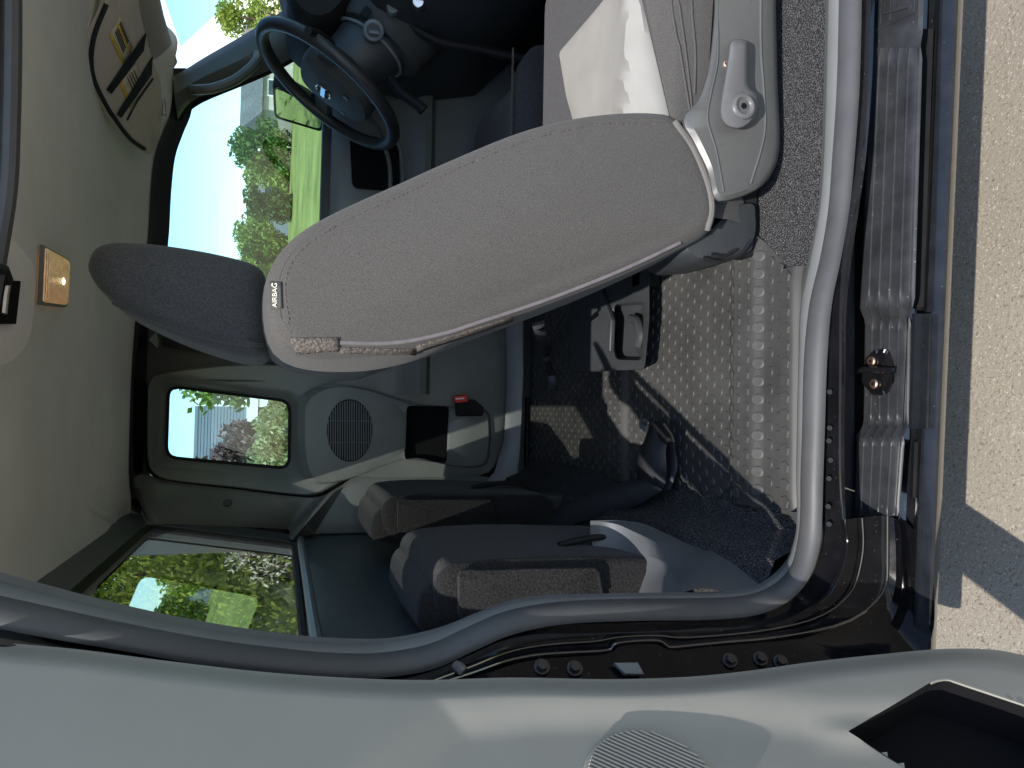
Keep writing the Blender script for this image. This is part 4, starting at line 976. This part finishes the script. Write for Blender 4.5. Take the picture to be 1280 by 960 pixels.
# ================================================================== STORAGE TRAY on the mat
ST = thing('storage_tray', 'dark grey moulded plastic console with a cup recess on the studded mat', 'storage tray', (-.1, .2, FL))
to = rnd([(712, 330), (812, 330), (812, 400), (806, 462), (716, 466), (710, 430)], 5)
zt = FL + .055
t3 = LZ(to, zt); c0 = sum(t3, Vector()) / len(t3)
ri = rnd([(768, 380), (806, 378), (803, 450), (770, 449), (766, 420)], 6)
tc0 = (786, 415)
r_i = polar(ri, tc0, 90); r_o = polar(to, tc0, 90)
mb = MB().loft([LZ(r_o, FL + .006), [p + Vector((0, 0, 0)) for p in LZ(r_o, zt - .006)], LZ(lerp2(r_o, r_i, .06), zt), LZ(lerp2(r_o, r_i, .95), zt), LZ(r_i, zt - .004), LZ(lerp2(r_i, [tc0] * 90, .08), zt - .03), LZ(lerp2(r_i, [tc0] * 90, .5), zt - .032), LZ(lerp2(r_i, [tc0] * 90, .97), zt - .032)], True, False, True)
mb.build('tray_body', m_trimd, ST)
MB().prism(LZ([(745, 350), (752, 352), (770, 400), (768, 440), (764, 440), (762, 402)], zt + .001), (0, 0, .012)).build('tray_rib', m_trimd, ST, bevel=.003)
MB().tube(smooth(LZ([(788, 398), (797, 402), (801, 418), (798, 432)], zt - .012), 4), .010, 8).build('cup_clip', m_trimd, ST)
# dangling strap under the seat
sb = [PX(672, 402, .12), PX(676, 418, .05), PZ(682, 440, FL + .03), PZ(690, 470, FL + .02), PZ(690, 486, FL + .016)]
sw = MB().tube(smooth(sb, 5), .013, 8, flat=.18, up=(1, .2, .4)); tag(sw.build('loose_strap', m_belt), 'thin black loose strap hanging from the passenger seat onto the mat', 'strap')

# ================================================================== SEAT BELT lying over the heel carpet
SB = thing('seat_belt', 'black rear seat belt folded over the mat with its metal tongue', 'seat belt', (.25, -.15, FL))
def ribbon(c, wv, n=40, th=.0016):
    c = smooth(c, 8); c = resample(c, n, False); w = resample(smooth(wv, 8), n, False)
    return MB().loft([[p - q for p, q in zip(c, w)], [p + q for p, q in zip(c, w)]], False)
def belt(A, B):
    A3 = resample(smooth([PZ(*q) for q in A], 8), 40, False); B3 = resample(smooth([PZ(*q) for q in B], 8), 40, False)
    return MB().loft([A3, [a.lerp(b2, .5) + Vector((0, 0, .002)) for a, b2 in zip(A3, B3)], B3], False)
belt([(640, 662, .70), (690, 640, .66), (740, 617, .625), (782, 602, .60), (808, 600, .585)], [(672, 668, .69), (712, 657, .655), (752, 645, .622), (792, 634, .60), (828, 612, .585)]).build('webbing', m_belt, SB, solid=.0018)
belt([(798, 612, .575), (797, 590, .59), (799, 568, .595), (806, 550, .588), (812, 531, .578)], [(831, 610, .575), (833, 588, .59), (832, 566, .595), (834, 550, .588), (833, 536, .578)]).build('webbing', m_belt, SB, solid=.0018)
belt([(834, 538, .565), (843, 560, .56), (846, 585, .56), (838, 612, .562)], [(826, 540, .56), (830, 562, .555), (832, 585, .555), (815, 618, .56)]).build('webbing', m_belt, SB, solid=.0018)
MB().prism(LZ(rnd([(800, 528), (806, 522), (812, 528), (809, 540), (801, 536)], 2), .592), (0, 0, .003)).build('buckle_tongue', m_metal, SB, bevel=.001)
MB().tube(LZ([(803, 528), (810, 532), (808, 540)], .597), .003, 6).build('tongue_bar', m_metal, SB)
mb = MB().prism(LZ(rnd([(824, 528), (832, 525), (845, 548), (842, 556), (834, 552)], 3), .578), (0, 0, .016)); mb.build('tongue_grip', m_black, SB, bevel=.003)
MB().tube(LZ([(830, 530), (840, 545), (842, 553)], .597), .002, 6).build('grip_rib', m_metal, SB)

# ================================================================== RED BUCKLE on the far panel
BK = thing('seat_belt_buckle', 'black seat belt buckle with red release button stowed on the far panel', 'buckle', PX(585, 505, -.67))
MB().prism(LX(rnd([(568, 500), (590, 499), (603, 510), (602, 520), (569, 520)], 3), -.67), (.025, 0, 0)).build('buckle_body', m_black, BK, bevel=.004)
MB().prism(LX(rnd([(566, 495), (582, 493), (584, 502), (567, 504)], 2), -.66), (.018, 0, 0)).build('release_button', m_red, BK, bevel=.002)
MB().prism(LX([(569.5, 498), (580, 497), (580.3, 498.6), (569.7, 499.6)], -.641), (.0006, 0, 0)).build('button_mark', m_white, BK)

# ================================================================== GROUND AND BEYOND
def sheet(name, x0, x1, y0, y1, z, mat, lab=None):
    o = MB().add([(x0, y0, z), (x1, y0, z), (x1, y1, z), (x0, y1, z)], [(0, 1, 2, 3)]).build(name, mat, None, False); o['kind'] = 'structure'; return o
sheet('ground', -900, 300, -600, 900, -.03, m_lawn)
sheet('driveway', -2.6, 9, -7, 30, .16, m_conc)
def gz(x): return 1.12 * sst(8, 48, -x)
rows = []
for i in range(60):
    x = -2.58 - 440 * (i / 59) ** 2.2
    rows.append([Vector((x, y, gz(x) + .0)) for y in (-200, -60, -20, 0, 20, 46, 90, 220)])
lw = MB().grid(rows).build('lawn', m_lawn); lw['kind'] = 'structure'
sheet('road', -60, 60, 90, 100, .01, m_road)

def foliage(mb, c, rad, n, s, rng, squash=1.0):
    c = Vector(c)
    for _ in range(n):
        while True:
            d = Vector((rng.uniform(-1, 1), rng.uniform(-1, 1), rng.uniform(-1, 1)))
            if .05 < d.length < 1: break
        d = d.normalized() * (rng.random() ** .45)
        p = c + Vector((d.x * rad[0], d.y * rad[1], d.z * rad[2]))
        u = Vector((rng.gauss(0, 1), rng.gauss(0, 1), rng.gauss(0, 1))).normalized(); v = u.orthogonal().normalized(); sz = s * rng.uniform(.5, 1.3)
        mb.add([p - u * sz, p - v * sz * .5, p + u * sz, p + v * sz * .5], [(0, 1, 2, 3)])
def tree(x, y, h, w, mat, label, cat='tree', group=None, leaf=.16, n=900, name='leafy_tree', seed=1, low=.25, cl=9):
    z0 = gz(x); rng = random.Random(seed); t = thing(name, label, cat, (x, y, z0), group)
    tr = MB(); tr.tube([Vector((x, y, -.02)), Vector((x + .05, y, h * .3)), Vector((x, y + .05, h * .75))], lambda t_: max(.02, h * .028 * (1 - .75 * t_)), 8)
    cr = MB()
    for k in range(cl):
        a = rng.uniform(0, 2 * math.pi); rr = w * .5 * rng.uniform(.1, .75); zz = z0 + (h - z0) * rng.uniform(low + .1, .86)
        cpt = Vector((x + math.cos(a) * rr, y + math.sin(a) * rr, zz))
        tr.tube([Vector((x, y, h * .3)), Vector((x, y, h * .3)).lerp(cpt, .6) + Vector((0, 0, h * .03)), cpt], lambda t_: max(.008, h * .010 * (1 - .8 * t_)), 5)
        sz = w * rng.uniform(.22, .36); foliage(cr, cpt, (sz, sz, min(sz * .85, (h - z0) * .28)), n // cl, leaf, rng)
    foliage(cr, (x, y, h * .93 - w * .12), (w * .3, w * .3, w * .2), n // cl, leaf, rng)
    tr.build('trunk', m_bark, t); cr.build('crown', mat, t, False); return t
def away(px, py, X): return PX(px, py, X)
# far trees seen through the driver window, and two unseen ones for the back glass
gt = 'trees far across the lawn'
def at_x(py, X, px=345): return PX(px, py, X).y
k = 0
for py, X, htop, wpx, mat, lab in (
    (185, -46, 292, 60, m_leaf, 'rounded mid green tree behind the steering wheel rim, standing next to the grey roofed house'),
    (225, -52, 302, 50, m_leafl, 'pale green tree at the middle of the driver window'),
    (258, -40, 306, 46, m_leafd, 'darker tree beside the headrest at the rear end of the driver window'),
    (300, -50, 296, 60, m_leafl, 'lime green tree almost hidden by the headrest'),
    (30, -30, 262, 62, m_leafl, 'bright lime tree standing in the windscreen'),
    (-25, -36, 272, 60, m_leaf, 'green tree at the top edge of the windscreen view'),
    (330, -46, 300, 50, m_leaf, 'green tree hidden behind the passenger headrest'),
    (352, -34, 205, 60, m_leafl, 'tall lime tree added out of view behind the passenger backrest, for the back window reflection'),  # unseen tree, added so the back glass reflects green
    (385, -36, 190, 60, m_leaf, 'tall green tree added out of view behind the far door pillar, for the back window reflection'),  # second unseen tree, put in for the same reflection
    (148, -62, 318, 30, m_leafd, 'small dark tree just beside the grey roofed house'),
    (275, -70, 318, 44, m_leafd, 'distant dark hedge tree on the horizon')):
    p = PX(345, py, X); h = PX(htop, py, X).z; w = abs(PX(345, py + wpx / 2, X).y - PX(345, py - wpx / 2, X).y)
    tree(X, p.y, h, w, mat, lab, 'tree', gt, .15 * abs(X) / 46, 3600, seed=20 + k, low=-.02, cl=14); k += 1

def house(x, y, w, d, h, rh, wallm, label, windows, name='house'):
    t = thing(name, label, 'house', (x, y, 0)); hw, hd = d / 2, w / 2
    MB().box((x, y, gz(x) + h / 2), (d, w, h)).build('wall', wallm, t, False)
    h += gz(x)
    rf = MB().add([(x - hw - .3, y - hd - .3, h), (x + hw + .3, y - hd - .3, h), (x + hw + .3, y + hd + .3, h), (x - hw - .3, y + hd + .3, h), (x, y - hd - .3, h + rh), (x, y + hd + .3, h + rh)], [(0, 1, 4), (2, 3, 5), (1, 2, 5, 4), (3, 0, 4, 5), (0, 3, 2, 1)]).build('roof', m_roof, t, False)
    for wy, wz, ww, wh in windows:
        wz += gz(x); f = MB().box((x + hw + .02, y + wy, wz), (.08, ww + .2, wh + .2)).build('window', m_wtrim, t, False)
        MB().box((x + hw + .05, y + wy, wz), (.06, ww, wh)).build('pane', m_pane, f, False)
    return t
p = PX(345, 118, -55)
house(-55, p.y + 1.0, 7, 7, 1.9, 1.6, m_cream, 'cream house with a grey roof seen past the steering wheel', [(-2, 1.1, 1.0, .9), (1.0, 1.1, 1.0, .9)])
p = PX(345, 285, -60)
house(-60, p.y, 9, 7, 1.7, 1.2, m_side, 'small pale house on the horizon behind the lawn, beside the passenger headrest', [(-2, 1.0, 1.0, .8)])

# grey house beside the drive, seen through the small rear side window
GH = thing('clapboard_house', 'grey clapboard house with white corner board behind the burgundy bush', 'house', (-12, -2, 0))
yw0 = PX(300, 503, -9.0).y; zt_ = PX(243, 530, -9).z
ycorner = PX(300, 496, -9).y
mb = MB()
hgt = PX(244, 500, -9.0).z
nrow = 60
for k in range(nrow):
    z0 = hgt * k / nrow; z1 = hgt * (k + 1) / nrow
    mb.add([(-9.0, ycorner, z0), (-9.0, ycorner - 9, z0), (-9.006, ycorner - 9, z1), (-9.006, ycorner, z1)], [(0, 1, 2, 3)])
    mb.add([(-9.0, ycorner, z0), (-9.006, ycorner, z1), (-16, ycorner, z1), (-16, ycorner, z0)], [(0, 1, 2, 3)])
mb.add([(-16, ycorner, 0), (-16, ycorner - 9, 0), (-16, ycorner - 9, hgt), (-16, ycorner, hgt)], [(0, 1, 2, 3)])
mb.build('wall', m_side, GH, False)
zl = PX(316, 495, -9).z
MB().box((-8.985, ycorner - 1.2, zl), (.10, 2.6, .14)).build('frieze_board', m_wtrim, GH, False)
MB().box((-8.98, ycorner - .06, hgt / 2), (.06, .14, hgt)).build('corner_board', m_wtrim, GH, False)
f = MB().box((-8.98, ycorner - .75, zl - .75), (.08, 1.1, 1.2)).build('window', m_wtrim, GH, False)
MB().box((-8.95, ycorner - .75, zl - .75), (.06, .9, 1.0)).build('pane', m_pane, f, False)
MB().add([(-9.0, ycorner + .03, hgt - .05), (-16.1, ycorner + .03, hgt - .05), (-16.1, ycorner - 9.1, hgt - .05), (-9.0, ycorner - 9.1, hgt - .05), (-12.5, ycorner + .03, hgt + .3), (-12.5, ycorner - 9.1, hgt + .3)], [(0, 1, 4), (2, 3, 5), (1, 2, 5, 4), (3, 0, 4, 5)]).build('roof', m_roof, GH, False)

def shrub(x, y, h, w, mat, label, cat, n=1500, leaf=.05, seed=1, name='shrub', grp=None, cl=8, z0=0):
    rng = random.Random(seed); t = thing(name, label, cat, (x, y, 0), grp); fo = MB(); stm = MB()
    for k in range(cl):
        a = rng.uniform(0, 6.283); rr = w * .5 * rng.uniform(.0, .8); c = Vector((x + math.cos(a) * rr, y + math.sin(a) * rr, z0 + (h - z0) * rng.uniform(.15, .88)))
        stm.tube([Vector((x + rr * .2, y, 0)), Vector((x, y, c.z * .5)).lerp(c, .4), c], lambda t_: .012 * (1 - .7 * t_), 5)
        s = w * rng.uniform(.18, .32); foliage(fo, c, (s, s, min(s, h * .3)), n // cl, leaf, rng)
    stm.build('stem', m_bark, t); fo.build('foliage', mat, t, False); return t
def shrub_px(px0, px1, py, X, wpx, *a, **k):
    p = PX((px0 + px1) / 2, py, X); h = PX(px0, py, X).z; w = abs(PX(300, py + wpx / 2, X).y - PX(300, py - wpx / 2, X).y); return shrub(X, p.y, h, w, *a, **k)
shrub_px(245, 330, 560, -6.0, 62, m_leafr, 'burgundy leaved bush with pale flowers in front of the grey house', 'bush', n=3400, leaf=.04, seed=3, cl=22, z0=1.0)
shrub_px(236, 300, 585, -6.6, 40, m_leafr, 'smaller sparse burgundy bush against the sky, at the edge of the side window', 'bush', n=700, leaf=.04, seed=5, cl=10, z0=1.2)
shrub_px(312, 400, 560, -4.6, 85, m_leafw, 'pale yellow green flowering shrub filling the lower side window', 'shrub', n=5200, leaf=.03, seed=9, cl=22, z0=.7)
shrub_px(318, 400, 505, -5.0, 60, m_leafw, 'pale shrub with cream tips beside the window corner board', 'shrub', n=3000, leaf=.03, seed=10, cl=16, z0=.8)
tree(-6.2, PX(230, 482, -6.2).y, PX(205, 500, -6.2).z, .62, m_leafl, 'slender young tree with lime leaves hanging over the small side window', 'tree', None, .05, 420, seed=41, low=.62, cl=8, name='young_tree')
# dark greenery behind the truck (through the back window)
gb = 'trees and bushes behind the truck'
for k, (x, y, h, w, mat, lab) in enumerate((
    (-3.0, -.98, 2.75, .95, m_leafl, 'leafy green tree close beside the truck bed, filling the upper back window'),
    (-4.3, -1.42, 3.3, 1.3, m_leaf, 'dense dark tree just behind the leafy one beside the truck bed'),
    (-2.7, -1.75, 2.9, 1.0, m_leafd, 'dark broad bush beside the tail of the truck bed'),
    (-6.4, -3.0, 3.4, 2.4, m_leaf, 'green tree at the corner of the clapboard house'),
    (-2.2, -5.6, 4.4, 3.2, m_leaf, 'tall green tree well behind the truck'))):
    tree(x, y, h, w, mat, lab, 'tree', gb, .026 if k < 2 else .045, 15000 if k < 2 else 5000, seed=60 + k, low=.0, cl=26, name='bushy_tree')
shrub(-2.0, -.62, 1.50, .30, m_petal, 'white flowering sprig beside the back window corner', 'flower bush', n=420, leaf=.012, seed=77, name='flower_bush', cl=5, z0=1.2)

# ================================================================== LIGHT
el, azx, azy = math.radians(50.9), .912, -.41
sd = Vector((azx * math.cos(el), azy * math.cos(el), math.sin(el)))
w = bpy.data.worlds.new('World'); sc.world = w; w.use_nodes = True; nt = w.node_tree
sky = nt.nodes.new('ShaderNodeTexSky'); sky.sky_type = 'NISHITA'; sky.sun_disc = False
sky.sun_elevation = el; sky.sun_rotation = math.atan2(azx, azy); sky.air_density = 1.0; sky.dust_density = .6; sky.ozone_density = 1.3
bg = nt.nodes['Background']; bg.inputs['Strength'].default_value = .13
nt.links.new(sky.outputs['Color'], bg.inputs['Color'])
sl = bpy.data.lights.new('sun', 'SUN'); sl.energy = 3.0; sl.angle = math.radians(.5); sl.color = (1, .95, .88)
so = bpy.data.objects.new('sun', sl); COL.objects.link(so); so.location = (3, -3, 6); so.rotation_euler = (-sd).to_track_quat('-Z', 'Y').to_euler()
sc.view_settings.view_transform = 'Standard'; sc.view_settings.look = 'None'; sc.view_settings.exposure = 1.25; sc.view_settings.gamma = 1
sc.cycles.max_bounces = 12; sc.cycles.diffuse_bounces = 6; sc.cycles.transparent_max_bounces = 16; sc.cycles.use_denoising = True
sc.cycles.sample_clamp_indirect = 8
